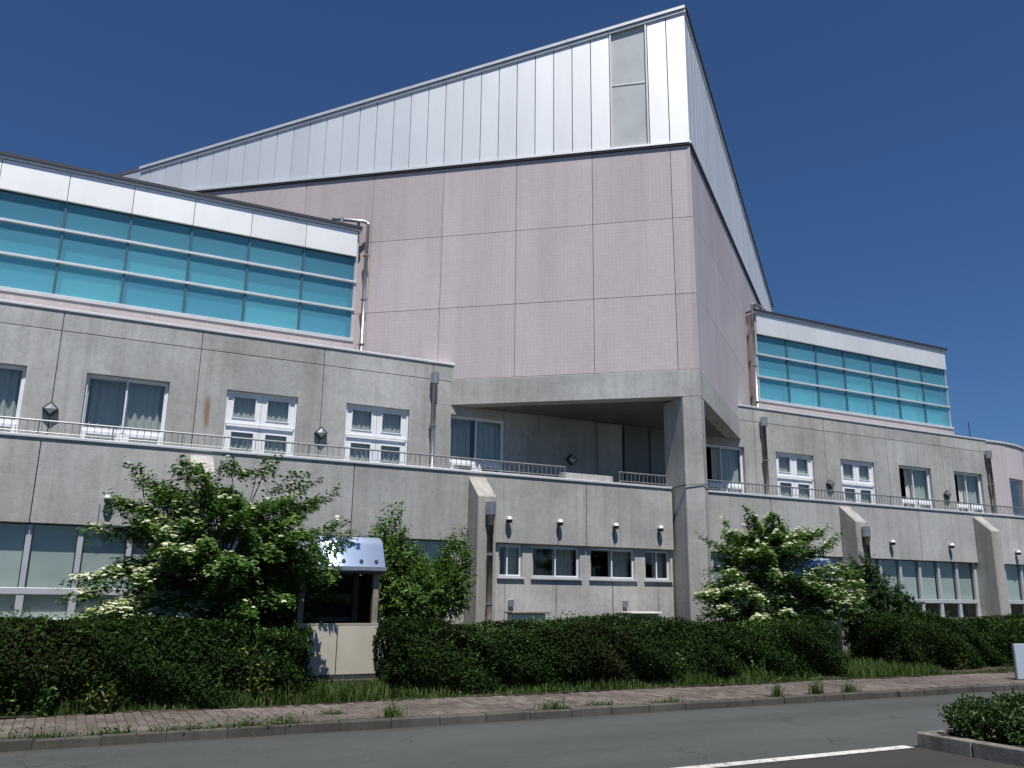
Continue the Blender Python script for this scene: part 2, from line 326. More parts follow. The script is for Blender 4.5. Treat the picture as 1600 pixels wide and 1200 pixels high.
def brick_view(p):
    d = Vector((p[0], p[1], .1))-CAM; z = d.dot(fw); sx = 800+1328.5*d.dot(rv)/z; sy = 600-1328.5*d.dot(uv)/z
    return (0 if (-5 < sx < 1605 and sy < 1205) else 1000)+d.length
spots.sort(key=brick_view); rest = MB()
for k, (X, Y) in enumerate(spots):
    z = .094+random.uniform(-.004, .004)+.006*math.sin(X*1.7)*math.sin(Y*2.1); sx, sy = random.uniform(-.012, .012), random.uniform(-.012, .012)
    if k < 300:
        o = link('brick', bme, M['brick'], pav, (X, Y, z)); o.rotation_euler = (sx, sy, random.uniform(-.02, .02))
    else: rest.add([(X+a, Y+b, z+c+sx*b+sy*a) for a, b, c in bm_.v], bm_.f)
tag(rest.build('bricks_beyond', M['brick'], pav), kind='stuff')

# ------------------------------------------------------------------ the building
B = empty('hall_building', (13.5, 0, 0), 'long grey concrete building with a pink tiled wedge rising under a bright aluminium band', 'building')
XE = 30.7   # right end of the concrete wing
YW, YC = 3.3, 4.9   # upper wall plane, clerestory plane
# -- ground floor band with parapet (plane y = 0), panels between joints
PJ = [-8, -6.4, -.66, 5.04, 10.66, 13.16]; PJ2 = [13.86, 16.4, 22.15, 27.6, XE]
for js in (PJ, PJ2):
    for a, b in zip(js, js[1:]):
        MB().wall(a+.008, b-.008, 2.62, 4.10, 0, .22).build('parapet_panel', M['conc'], B, bevel=.006)
MB().box(-8, 13.16, .02, .20, 2.66, 4.06).build('joint_backing', M['dark'], B); MB().box(13.86, XE, .02, .20, 2.66, 4.06).build('joint_backing', M['dark'], B)
for a, b in ((-8, 13.16), (13.86, XE)): MB().box(a, b, -.03, .25, 4.10, 4.155).build('coping', M['cop'], B, bevel=.008)
MB().box(-8, XE, .20, YW+.1, 3.66, 3.82).build('terrace_floor', M['membrane'], B)
MB().box(-8, XE, .201, .50, 2.625, 2.66).build('lintel_soffit', M['conc2'], B)
# -- windows helper ---------------------------------------------------------
def curtain(parent, x0, x1, y, z0, z1, mat, amp=.035, wl=.16, name='curtain'):
    n = max(6, int((x1-x0)/.03)); vs = []; fs = []; ph = random.uniform(0, 6)
    for i in range(n+1):
        t = x0+(x1-x0)*i/n; d = amp*math.sin(t*2*math.pi/wl+ph+.8*math.sin(t*5+ph))+.4*amp*math.sin(t*31+ph)
        vs += [(t, y+d*.5, z1), (t, y+d, (z0+z1)/2), (t, y+d*1.2, z0)]
    for i in range(n):
        for k in (0, 1): fs.append((i*3+k, i*3+k+1, i*3+4+k, i*3+3+k))
    return MB().add(vs, fs).build(name, mat, parent, smooth=True)
def pane(parent, x0, x1, y, z0, z1, mat, name='pane'):
    return MB().box(x0, x1, y, y+.006, z0, z1).build(name, mat, parent)
def frame(mb, x0, x1, z0, z1, y0, y1, t):
    mb.wall(x0, x1, z0, z1, y0, y1, [(x0+t, x1-t, z0+t, z1-t)])
def wpart(name, x, y, z):
    o = bpy.data.objects.new(name, None); COL.objects.link(o); o.parent = B; o.location = Vector((x, y, z))-Vector(B.location); return o
def room(parent, x0, x1, y0, y1, z0, z1, mat):
    m = MB(); vs = [(x0, y0, z0), (x1, y0, z0), (x1, y1, z0), (x0, y1, z0), (x0, y0, z1), (x1, y0, z1), (x1, y1, z1), (x0, y1, z1)]
    m.add(vs, [(0, 1, 2, 3), (4, 7, 6, 5), (3, 2, 6, 7), (0, 3, 7, 4), (1, 5, 6, 2)]); return m.build('room_lining', mat, parent)
def upper_window(x0, x1, open_left=False, cur=True):
    """sliding pair of sashes over a row of low lights, set in the upper wall"""
    w = wpart('window', (x0+x1)/2, YW, 3.85); y = YW+.11; zs = 4.93; zt = 6.12; xm = (x0+x1)/2
    f = MB(); frame(f, x0, x1, 3.84, zt, y, y+.10, .045); f.box(x0+.045, x1-.045, y+.005, y+.095, zs-.06, zs+.0); f.build('frame', M['white'], w, bevel=.004)
    f = MB(); frame(f, x0+.047, xm+.03, zs+.002, zt-.047, y+.055, y+.088, .032); f.build('sash', M['grey'], w)
    f = MB(); frame(f, xm-.03, x1-.047, zs+.002, zt-.047, y+.012, y+.048, .032); f.build('sash', M['white'], w)
    if not open_left: pane(w, x0+.079, xm-.002, y+.07, zs+.034, zt-.079, M['clear'])
    pane(w, xm+.002, x1-.079, y+.028, zs+.034, zt-.079, M['clear'])
    for a, b in ((x0+.05, xm-.06), (xm+.06, x1-.05)):
        f = MB(); frame(f, a, b, 3.89, zs-.062, y-.06, y+.05, .08); f.build('low_light', M['white'], w, bevel=.004); pane(w, a+.08, b-.08, y+.02, 3.97, zs-.142, M['clear'])
    MB().box(xm-.058, xm+.058, y+.01, y+.09, 3.885, zs-.061).build('mullion', M['white'], w)
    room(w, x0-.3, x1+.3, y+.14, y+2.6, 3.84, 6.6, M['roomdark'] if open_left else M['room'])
    if cur:
        if open_left: curtain(w, xm-.25, x1+.05, y+.19, 3.9, 6.2, M['curtain'])
        else:
            curtain(w, x0-.05, xm-.02, y+.36, 3.9, 6.2, M['curtain'], .03); curtain(w, xm+.02, x1+.05, y+.24, 3.9, 6.2, M['curtain'])
def door(x0, x1):
    """white panelled door pair with small panes"""
    w = wpart('balcony_door', (x0+x1)/2, YW, 3.85); y = YW+.07; zt = 6.10; xm = (x0+x1)/2
    f = MB(); frame(f, x0, x1, 3.84, zt, y, y+.12, .05); f.build('frame', M['white'], w, bevel=.004)
    MB().box(x0+.03, x1-.03, y-.03, y-.002, 5.30, 5.35).build('weather_bar', M['white'], w, bevel=.006)
    hs = []
    for a, b in ((x0+.05, xm-.004), (xm+.004, x1-.05)):
        c = (a+b)/2; ps = [(c-.25, c+.25, 5.48, 5.97), (c-.25, c+.25, 4.62, 5.13)]
        MB().wall(a, b, 3.90, zt-.05, y+.03, y+.075, ps).build('door_leaf', M['white'], w, bevel=.004)
        for p in ps:
            pane(w, p[0], p[1], y+.052, p[2], p[3], M['clear'])
            f = MB(); frame(f, p[0]-.02, p[1]+.02, p[2]-.02, p[3]+.02, y+.012, y+.029, .02); f.build('glazing_bead', M['white'], w)
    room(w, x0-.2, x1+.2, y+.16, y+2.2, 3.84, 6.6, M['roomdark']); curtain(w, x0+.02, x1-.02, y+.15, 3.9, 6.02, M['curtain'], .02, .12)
WIN = [(-6.0, -4.3), (-2.95, -1.25), (-.10, 1.60), (8.55, 10.16), (16.9, 18.6), (25.68, 27.36), (28.62, 30.22)]
DOOR = [(2.86, 4.52), (5.73, 7.39), (19.92, 21.58), (22.82, 24.44)]
HOL = [(a, b, 3.84, 6.12) for a, b in WIN]+[(a, b, 3.84, 6.10) for a, b in DOOR]
UJ = [-8, -6.5, -3.6, -.70, 2.20, 5.10, 8.0]
def upanel(a, b, z0, z1): MB().wall(a+.007, b-.007, z0, z1, YW, YW+.16, [h for h in HOL if h[1] > a and h[0] < b and h[2] < z1 and z0 < h[3]]).build('concrete_panel', M['conc'], B, bevel=.006)
for a, b in zip(UJ, UJ[1:]): upanel(a, b, 3.82, 6.985); upanel(a, b, 7.0, 7.44)
UJ2 = [19.05, 22.15, 25.15, 28.05, XE]
for a, b in zip(UJ2, UJ2[1:]): upanel(a, b, 3.82, 6.985); upanel(a, b, 7.0, 7.44)
upanel(8.0, 13.1, 3.82, 6.358); upanel(13.9, 19.05, 3.82, 6.358)
MB().box(8.75, 18.25, YW+.02, YW+.15, 6.36, 6.6).build('wall_head', M['conc'], B)
upanel(8.0, 8.66, 6.357, 6.985); upanel(8.0, 8.66, 7.0, 7.44); upanel(18.36, 19.05, 6.357, 6.985); upanel(18.36, 19.05, 7.0, 7.44)
MB().box(13.1, 13.9, YW-.10, YW+.12, 3.82, 6.35).build('pilaster', M['conc'], B, bevel=.01)
for a, b in ((-8, 8.0), (19.05, XE)):
    MB().box(a, b, YW+.03, YW+.12, 6.4, 7.40).build('joint_backing', M['dark'], B)
for a, b in ((-8, 8.68), (18.34, XE)):
    MB().box(a, b, YW-.03, YW+.30, 7.44, 7.50).build('coping', M['cop'], B, bevel=.008)
MB().box(-8, 6.2, YW+.17, YC+.2, 7.30, 7.42).build('ledge_roof', M['conc2'], B); MB().box(20.9, XE, YW+.17, YC+.2, 7.30, 7.42).build('ledge_roof', M['conc2'], B)
for i, (a, b) in enumerate(WIN): upper_window(a, b, open_left=i >= 4)
for a, b in DOOR: door(a, b)
# guessed grey panels stand in for deep shade in the loggia's right bay
w = wpart('loggia_shade', 15.4, YW, 3.82); MB().box(13.95, 16.75, YW-.06, YW-.02, 3.82, 6.30).build('shade_panel', M['door'], w)
for x in (13.95, 14.88, 15.81, 16.72): MB().box(x, x+.04, YW-.09, YW-.061, 3.82, 6.30).build('mullion', M['trim'], w)
# -- terrace railing
def railing(x0, x1):
    r = wpart('railing', (x0+x1)/2, .1, 4.15)
    MB().tube([(x0, .1, 4.43), (x1, .1, 4.43)], .019, 8).build('top_rail', M['rail'], r); MB().tube([(x0, .1, 4.22), (x1, .1, 4.22)], .009, 6).build('lower_rail', M['rail'], r)
    b = MB(); x = x0+.12
    while x < x1-.05: b.box(x-.006, x+.006, .094, .106, 4.222, 4.42); x += .12
    tag(b.build('balusters', M['rail'], r), kind='stuff')
    x = x0+.02
    while x < x1+.01: MB().tube([(x, .1, 4.155), (x, .1, 4.42)], .014, 6).build('post', M['rail'], r); x += (x1-x0-.04)/max(1, round((x1-x0)/1.2))
railing(-8, 10.15); railing(11.65, 13.1); railing(13.95, XE)
MB().box(10.2, 11.6, .28, .50, 3.82, 4.34).build('upstand', M['conc'], B, bevel=.01)
# -- wedge (loggia pier, beam, tiled walls, aluminium band)
AL = rad(39.6); ca, sa = math.cos(AL), math.sin(AL); TX, TY = 13.51, -.81
FL = lambda u, n, z: (TX-ca*u-sa*n, TY+sa*u-ca*n, z)     # left face: u along the face from the nose, n outwards
FR = lambda u, n, z: (TX+ca*u+sa*n, TY+sa*u-ca*n, z)
LEN_L, LEN_R = 16.78, 18.8
zl = lambda u: 17.38-.192*u
zr = lambda u: 17.38-.146*u
MB().prism([(13.17, -.53), (13.51, -.81), (13.85, -.53), (13.76, .38), (13.26, .38)], 0, 6.359).build('pier', M['conc'], B, bevel=.015)
def face_box(F, u0, u1, n0, n1, z0, z1, flip): 
    m = MB(F); m.box(u0, u1, n0, n1, z0, z1); return m
bl = [(TX, TY), FL(6.58, 0, 0)[:2], FL(6.58, -.4, 0)[:2], (TX, TY+.52), FR(6.58, -.4, 0)[:2], FR(6.58, 0, 0)[:2]]
MB().prism(bl[::-1], 6.36, 7.05).build('loggia_beam', M['conc'], B, bevel=.012)
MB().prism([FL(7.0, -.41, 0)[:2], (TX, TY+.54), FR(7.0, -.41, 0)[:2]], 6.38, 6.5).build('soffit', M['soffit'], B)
def us(L):
    r = [0, .52]
    while r[-1]+2.115 < L-.2: r.append(r[-1]+2.115)
    return r+[L]
ZR = [7.06, 9.08, 11.20, 13.28]
for F, L, mat in ((FL, LEN_L, M['tileL']), (FR, LEN_R, M['tileR'])):
    U = us(L)
    for a, b in zip(U, U[1:]):
        for c, d in zip(ZR, ZR[1:]):
            m = MB(F); m.box(a+(.007 if a else 0), b-.007, -.16, -.02, c+.007, d-.007); m.build('tile_panel', mat, B)
    MB(F).box(.3, L-.05, -.24, -.10, 7.10, 13.3).build('joint_backing', M['dark'], B)
    z = zl if F is FL else zr
    MB(F).box(.0, L, -.20, .035, 13.285, 13.335).build('band_drip', M['trim'], B); MB(F).box(.0, L, -.20, .05, 13.337, 13.40).build('band_sill', M['alu'], B)
    # aluminium panels, each cut to the slope
    u = 0.; k = 0; edges = [0, .52]
    while edges[-1]+.53 < L: edges.append(edges[-1]+.53)
    edges.append(L)
    skip = (2, 3) if F is FL else ()
    for k, (a, b) in enumerate(zip(edges, edges[1:])):
        if k in skip: continue
        g = .010; a2 = a+(g if a else 0); b2 = b-g; t = random.uniform(-.002, .002)
        vs = [(a2, -.10, 13.405), (b2, -.10, 13.405), (b2, t, 13.405), (a2, t, 13.405), (a2, -.10, z(a2)), (b2, -.10, z(b2)), (b2, t, z(b2)), (a2, t, z(a2))]
        MB(F).add(vs, [(0, 3, 2, 1), (4, 5, 6, 7), (0, 1, 5, 4), (1, 2, 6, 5), (2, 3, 7, 6), (3, 0, 4, 7)]).build('metal_panel', M['alu'], B, bevel=.004)
    vs = [(.3, -.2, 13.3), (L-.05, -.2, 13.3), (L-.05, -.08, 13.3), (.3, -.08, 13.3), (.3, -.2, z(.3)), (L-.05, -.2, z(L)), (L-.05, -.08, z(L)), (.3, -.08, z(.3))]
    MB(F).add(vs, [(0, 3, 2, 1), (4, 5, 6, 7), (0, 1, 5, 4), (1, 2, 6, 5), (2, 3, 7, 6), (3, 0, 4, 7)]).build('joint_backing', M['trim'], B)
    for nm, z0, z1, o, mt in (('roof_trim', .0, .075, .04, M['cop']), ('roof_shadow_gap', .075, .10, .02, M['trim']), ('roof_edge', .10, .19, .075, M['cop'] if F is FL else M['trim'])):
        vs = [(-.02, -.25, z(0)+z0), (L, -.25, z(L)+z0), (L, o, z(L)+z0), (-.02, o, z(0)+z0), (-.02, -.25, z(0)+z1), (L, -.25, z(L)+z1), (L, o, z(L)+z1), (-.02, o, z(0)+z1)]
        MB(F).add(vs, [(0, 3, 2, 1), (4, 5, 6, 7), (0, 1, 5, 4), (1, 2, 6, 5), (2, 3, 7, 6), (3, 0, 4, 7)]).build(nm, mt, B)
# tall slot window in the band
w = wpart('slot_window', *FL(1.58, 0, 13.4)); a, b = 1.05, 2.11
vs = lambda a, b, n0, n1, z0, dz: [(a, n0, z0), (b, n0, z0), (b, n1, z0), (a, n1, z0), (a, n0, zl(a)-dz), (b, n0, zl(b)-dz), (b, n1, zl(b)-dz), (a, n1, zl(a)-dz)]
BF = [(0, 3, 2, 1), (4, 5, 6, 7), (0, 1, 5, 4), (1, 2, 6, 5), (2, 3, 7, 6), (3, 0, 4, 7)]
MB(FL).add(vs(a+.01, a+.055, -.16, .02, 13.405, .0), BF).build('frame', M['cop'], w); MB(FL).add(vs(b-.055, b-.01, -.16, .02, 13.405, .0), BF).build('frame', M['cop'], w)
MB(FL).add(vs(a+.056, b-.056, -.06, -.05, 13.405, .02), BF).build('pane', M['reflpane'], w)
MB(FL).box(a+.056, b-.056, -.07, -.035, 15.33, 15.36).build('frame', M['cop'], w)
# roof slab of the wedge
L1 = FL(LEN_L, 0, 0); R1 = FR(LEN_R, 0, 0); ztip = 17.55
A_ = np.array([[L1[0]-TX, L1[1]-TY], [R1[0]-TX, R1[1]-TY]]); sl_ = np.linalg.solve(A_, [zl(LEN_L)+.17-ztip, zr(LEN_R)+.17-ztip])
rz = lambda x, y: ztip+sl_[0]*(x-TX)+sl_[1]*(y-TY)
tip_in = (TX, TY+.12)
poly = [tip_in, FR(LEN_R, -.1, 0)[:2], (18, 25), (4, 24), (-1.6, 13.2), FL(LEN_L, -.1, 0)[:2]]
zroof = lambda x, y: max(rz(x, y), 11.8) if y > 16 else (14.55 if x < -1 else rz(x, y))
n = len(poly); vsr = [(x, y, 7.3) for x, y in poly]+[(x, y, zroof(x, y)-.03) for x, y in poly]
# far walls (two pieces) and roof
wf = MB().add(vsr, [(1, 2, n+2, n+1), (2, 3, n+3, n+2), (3, 4, n+4, n+3), (4, 5, n+5, n+4)]); wf.build('rear_wall', M['alu'], B)
MB().add([(x, y, zroof(x, y)) for x, y in poly], [(0, 1, 2), (0, 2, 3), (0, 3, 4), (0, 4, 5)]).build('roof', M['trim'], B)
# -- clerestories
def clerestory(x0, nb, bw, side):
    x1 = x0+nb*bw; c = wpart('clerestory', (x0+x1)/2, YC, 7.5)
    rows = [8.27, 9.10, 9.92, 10.66]
    for i in range(nb):
        a, b = x0+i*bw, x0+(i+1)*bw
        for p, q in zip(rows, rows[1:]): pane(c, a+.03, b-.03, YC+.05, p+.03, q-.03, M['teal'], 'glass_pane')
        MB().box(a+.006, b-.006, YC-.06, YC+.02, 10.66, 11.40).build('fascia_panel', M['alu2'], c, bevel=.004)
    for i in range(nb+1):
        a = x0+i*bw; MB().box(a-.027, a+.027, YC+.015, YC+.12, 8.20, 10.66).build('mullion', M['grey'] if i in (0, nb) else M['mull'], c)
    for z in rows[1:3]: MB().box(x0-.04, x1+.04, YC-.030, YC+.10, z-.028, z+.028).build('transom', M['cop'], c, bevel=.006)
    MB().box(x0-.04, x1+.04, YC-.07, YC+.12, 8.17, 8.27).build('sill', M['cop'], c, bevel=.006)
    MB().box(x0-.1, x1+.06, YC-.04, YC+.15, 7.42, 8.168).build('upstand', M['tileC'], c)
    MB().box(x0-.06, x1+.06, YC+.021, YC+.16, 10.67, 11.42).build('backing', M['trim'], c)
    MB().box(x0-.1, x1+.1, YC-.10, YC+3.9, 11.42, 11.48).build('roof_trim', M['cop'], c); MB().box(x0-.1, x1+.1, YC-.14, YC+3.9, 11.482, 11.56).build('roof_edge', M['trim'], c)
    # lit interior behind the blue glass
    MB().box(x0, x1, YC+.42, YC+.46, 7.5, 11.4).build('inner_wall', M['blind'], c); MB().box(x0, x1, YC+.13, YC+.42, 8.1, 8.14).build('inner_ledge', M['blind'], c)
    e = x1 if side > 0 else x0
    MB().box(e-.06 if side > 0 else e, e if side > 0 else e+.06, YC+.16, YC+3.8, 7.5, 11.41).build('end_wall', M['alu2'], c)
    o = x0 if side > 0 else x1
    MB().box(o-.06 if side > 0 else o, o if side > 0 else o+.06, YC+.02, YC+.5, 7.5, 11.41).build('end_wall', M['tileC'], c)
    return x0, x1
clerestory(6.2-1.45*9, 9, 1.45, -1); clerestory(20.92, 7, 1.45, 1)
# -- buttresses, downpipes, vents
def buttress(x0, x1, pipe):
    b = MB(); b.hull_yz([(-.54, .0), (.25, .0), (.25, 2.6), (-.001, 2.61), (-.001, 4.02), (-.54, 3.55)], x0, x1); o = b.build('buttress', M['conc2'], B, bevel=.012)
    if pipe:
        xc = x0+.25; p = wpart('downpipe', xc, -.6, 3.3)
        MB().tube([(xc, -.64, 3.42), (xc, -.64, 3.15)], .105, 12).build('hopper', M['steel'], p, smooth=False); MB().tube([(xc, -.64, 3.149), (xc, -.64, 2.93)], [.10, .06], 12).build('funnel', M['rust'], p)
        MB().tube([(xc, -.64, 2.928), (xc, -.64, .1)], .058, 12).build('pipe', M['rust'], p, smooth=True)
        for z in (2.3, 1.3): MB().tube([(xc, -.64, z), (xc, -.64, z+.05)], .068, 12).build('clamp', M['steel'], p)
for x, pp in ((-4.0, False), (1.83, False), (7.62, True), (18.9, True), (24.62, False)): buttress(x, x+.43, pp)
def pipe_run(x, y, z0, z1, r=.055, hop=True, mat='steel'):
    p = wpart('downpipe', x, y, z0)
    if hop: MB().tube([(x, y, z1+.02), (x, y, z1-.27)], .11, 12).build('hopper', M['steel'], p)
    MB().tube([(x, y, z1-.271 if hop else z1), (x, y, z0)], r, 12).build('pipe', M[mat], p, smooth=True)
    for z in np.arange(z0+.6, z1-.5, 1.3): MB().box(x-.075, x+.075, y-.065, y+.12, z, z+.035).build('bracket', M['steel'], p)
    return p
pipe_run(8.0, YW-.15, 3.82, 7.12); pipe_run(19.35, YW-.15, 3.82, 7.12, mat='rust'); pipe_run(30.55, YW-.15, 3.82, 7.0, mat='rust')
for x, s, xr in ((6.46, -1, 5.5), (20.68, 1, 21.6)):
    p = pipe_run(x, YC-.12, 7.5, 11.66, hop=False, r=.05)
    MB().tube([(x, YC-.12, 11.66), (x+s*.04, YC-.12, 11.71), (x+s*.14, YC-.10, 11.73), (xr, YC+.2, 11.76)], .05, 10).build('gutter_pipe', M['steel'], p, smooth=True)
    for q in (.25, .75): MB().tube([(x+(xr-x)*q, YC+.1*q, 11.56), (x+(xr-x)*q, YC+.1*q, 11.80)], .045, 8).build('bracket', M['steel'], p)
def diamond_light(x, z):
    p = wpart('bulkhead_light', x, YW, z); y = YW
    MB(lambda a, b, c: (x+(a-c)*.7071, y+b, z+(a+c)*.7071)).box(-.115, .115, -.12, -.002, -.115, .115).build('housing', M['trim'], p, bevel=.01)
    MB(lambda a, b, c: (x+(a-c)*.7071, y+b, z+(a+c)*.7071)).add([(-.085, -.132, -.085), (.085, -.132, -.085), (.085, -.132, .085), (-.085, -.132, .085), (0, -.16, 0)], [(0, 1, 4), (1, 2, 4), (2, 3, 4), (3, 0, 4)]).build('cover', M['steel'], p)
for x, z in ((-.70, 5.23), (5.12, 5.27), (12.2, 5.20), (22.2, 5.20), (28.04, 5.22)): diamond_light(x, z)
def vent(x, z, y=0):
    p = wpart('vent_hood', x, y, z); m = MB(); k = 12; R = .078; vs = []; fs = []
    for i in range(6):
        t = i/5*math.pi/2
        for j in range(k): a = 2*math.pi*j/k; vs.append((x+R*math.cos(t)*math.cos(a), y-.10+R*math.cos(t)*math.sin(a), z+R*math.sin(t)))
    for i in range(5):
        for j in range(k): fs.append((i*k+j, i*k+(j+1) % k, (i+1)*k+(j+1) % k, (i+1)*k+j))
    m.add(vs, fs).build('dome', M['cop'], p, smooth=True)
    MB().tube([(x, y-.10, z-.07), (x, y-.10, z-.002)], [.052, .070], 12).build('grille', M['trim'], p); MB().tube([(x, y-.06, z+.02), (x, y+.01, z+.02)], .045, 8).build('spigot', M['steel'], p)
for x, z in ((.52, 3.09), (8.59, 3.12), (9.89, 3.12), (11.41, 3.11), (12.71, 3.11), (20.83, 3.08), (23.37, 3.08), (26.50, 2.98)): vent(x, z)
for x in (.40, 2.0): MB().tube([(x, -.012, 2.64), (x, -.012, 3.0)], .01, 6).build('conduit', M['steel'], B)
MB().tube([(13.14, -.02, 4.13), (13.155, -.56, 4.15), (13.51, -.835, 4.17), (13.87, -.56, 4.19), (13.88, -.02, 4.16)], .012, 6).build('cable', M['trim'], B)
# -- ground floor wall and windows
YG = .09
LW = [(8.43, 9.02), (9.27, 10.52), (10.80, 12.06), (12.35, 13.10)]
MB().wall(8.05, 13.17, 0, 2.62, YG, YG+.2, [(a, b, 1.88, 2.60) for a, b in LW]).build('ground_floor_wall', M['conc'], B)
for i, (a, b) in enumerate(LW):
    w = wpart('window', (a+b)/2, YG, 1.88); f = MB(); frame(f, a, b, 1.88, 2.60, YG+.04, YG+.12, .035); f.build('frame', M['grey'], w, bevel=.004)
    MB().box(a-.04, b+.04, YG-.05, YG+.039, 1.845, 1.878).build('sill', M['grey'], w, bevel=.005)
    xm = a+(b-a)*(.4 if i == 0 else .5)
    for c, d, yy in ((a+.036, xm+.02, YG+.075), (xm-.02, b-.036, YG+.045)):
        f = MB(); frame(f, c, d, 1.916, 2.564, yy, yy+.025, .028); f.build('sash', M['grey'] if yy > YG+.06 else M['white'], w); pane(w, c+.028, d-.028, yy+.01, 1.944, 2.536, M['clear'])
    room(w, a-.2, b+.2, YG+.21, YG+2.2, 1.2, 2.62, M['roomdark'])
    curtain(w, xm+.05, b, YG+.3, 1.6, 2.61, M['curtain'], .02, .1)
def big_windows(x0, x1, nb, dark=False):
    """row of tall lights with a low transom and roller blinds behind"""
    w = wpart('window_row', (x0+x1)/2, YG, 1.0); bw = (x1-x0)/nb; zt = 2.60
    MB().box(x0-.02, x1+.02, YG-.06, YG+.10, .95, 1.02).build('sill', M['cop'], w, bevel=.006); MB().box(x0, x1, YG-.01, YG+.09, 1.42, 1.53).build('transom', M['grey'], w, bevel=.006)
    for i in range(nb+1): a = x0+i*bw; MB().box(max(a-.045, x0), min(a+.045, x1), YG-.0, YG+.085, 1.531, zt).build('mullion', M['grey'], w, bevel=.005); MB().box(max(a-.06, x0), min(a+.06, x1), YG-.0, YG+.085, 1.021, 1.419).build('mullion', M['grey'], w, bevel=.005)
    for i in range(nb):
        a, b = x0+i*bw+.046, x0+(i+1)*bw-.046
        pane(w, a, b, YG+.045, 1.531, zt, M['clear']); pane(w, a+.015, b-.015, YG+.045, 1.021, 1.419, M['clear'])
        MB().box(a+.02, b-.02, YG+.12, YG+.126, 1.45 if dark else 1.0, zt).build('roller_blind', M['roller'], w)
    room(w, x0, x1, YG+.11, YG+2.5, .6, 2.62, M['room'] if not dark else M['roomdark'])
MB().wall(-8, 7.64, 0, 2.62, YG, YG+.2, [(-7.8, -4.02, .96, 2.62), (-3.06, 1.78, .96, 2.62), (2.50, 7.32, .96, 2.62)]).build('ground_floor_wall', M['conc2'], B)
big_windows(-7.8, -4.02, 5); big_windows(-3.06, 1.78, 6); big_windows(2.50, 7.32, 6)
MB().wall(13.84, XE, 0, 2.62, YG, YG+.2, [(14.4, 18.4, .96, 2.62), (19.65, 24.55, .96, 2.62), (26.0, 30.2, .96, 2.62)]).build('ground_floor_wall', M['conc'], B)
big_windows(14.4, 18.4, 5, True); big_windows(19.65, 24.55, 6, True); big_windows(26.0, 30.2, 5, True)
# inner mass so that no light leaks through the wings
MB().box(-8, XE-.2, 7.6, 8.0, 0, 7.4).build('inner_core', M['room'], B)
for x in (-8, XE-.2): MB().box(x, x+.2, YW+.17, 7.6, 0, 7.42).build('end_wall', M['conc2'], B); MB().box(x+.001, x+.199, .45, YW+.17, 0, 3.65).build('end_wall', M['conc2'], B)
MB().box(-8, 6.1, YC+.2, 7.6, 7.25, 7.35).build('inner_floor', M['room'], B)

# -- round pink building at the far right end
RB = empty('round_pavilion', (33.7, 8.8, 0), 'pink tiled round building end beyond the right concrete wing', 'building')
cx, cy, R = 31.4, 9.6, 6.3; m = MB(); vs = []; fs = []; k = 40
ang = [rad(-97+i*150/k) for i in range(k+1)]
for a in ang: vs += [(cx+R*math.cos(a), cy+R*math.sin(a), 3.0), (cx+R*math.cos(a), cy+R*math.sin(a), 7.42)]
for i in range(k):
    a = math.degrees((ang[i]+ang[i+1])/2)
    if -86 < a < -72 or -60 < a < -46: continue
    fs.append((2*i, 2*i+2, 2*i+3, 2*i+1))
m.add(vs, fs); o = m.build('wall', M['tileC'], RB); sm = o.modifiers.new('thick', 'SOLIDIFY'); sm.thickness = .2; sm.offset = -1
def arc(r0, r1, z0, z1, a0, a1, name, mat, parent, k=24):
    m = MB(); vs = []; fs = []
    for i in range(k+1):
        a = rad(a0+(a1-a0)*i/k)
        for r in (r0, r1):
            for z in (z0, z1): vs.append((cx+r*math.cos(a), cy+r*math.sin(a), z))
    for i in range(k):
        b = i*4; fs += [(b+2, b+6, b+7, b+3), (b, b+1, b+5, b+4), (b+1, b+3, b+7, b+5), (b, b+4, b+6, b+2)]
    return m.add(vs, fs).build(name, mat, parent)
arc(R-.25, R+.04, 7.421, 7.50, -97, 53, 'coping', M['cop'], RB, 40)
for a0, a1 in ((-86.2, -71.8), (-60, -46)):
    wq = bpy.data.objects.new('window', None); COL.objects.link(wq); wq.parent = RB
    wq.location = Vector((cx, cy-R, 4))-Vector(RB.location)
    arc(R-.19, R-.18, 3.0, 6.1, a0, a1, 'pane', M['clear'], wq, 8); arc(R-.22, R-.01, 6.11, 7.40, a0, a1, 'wall_above', M['tileC'], wq, 8); arc(R-.21, R-.12, 6.02, 6.10, a0, a1, 'frame', M['grey'], wq, 8)
    arc(R-1.6, R-1.5, 3.0, 7.2, a0-6, a1+6, 'room_lining', M['roomdark'], wq, 8)
arc(R-.3, R+.9, 2.9, 3.0, -97, 53, 'base_slab', M['conc2'], RB, 40); arc(R-.3, R+.1, 0, 2.899, -97, 53, 'ground_wall', M['conc2'], RB, 40)
am = empty('roof_antenna', (34.5, 6.5, 7.5), 'thin dark antenna mast on the roof at the far right', 'antenna')
MB().tube([(34.5, 6.5, 7.3), (34.5, 6.5, 9.15)], [.03, .018], 6).build('mast', M['trim'], am); MB().tube([(34.42, 6.5, 8.95), (34.58, 6.5, 8.95)], .012, 5).build('cross_arm', M['trim'], am)
MB().box(33.6, 35.4, 5.6, 7.4, 7.2, 7.3).build('mount', M['conc2'], am)
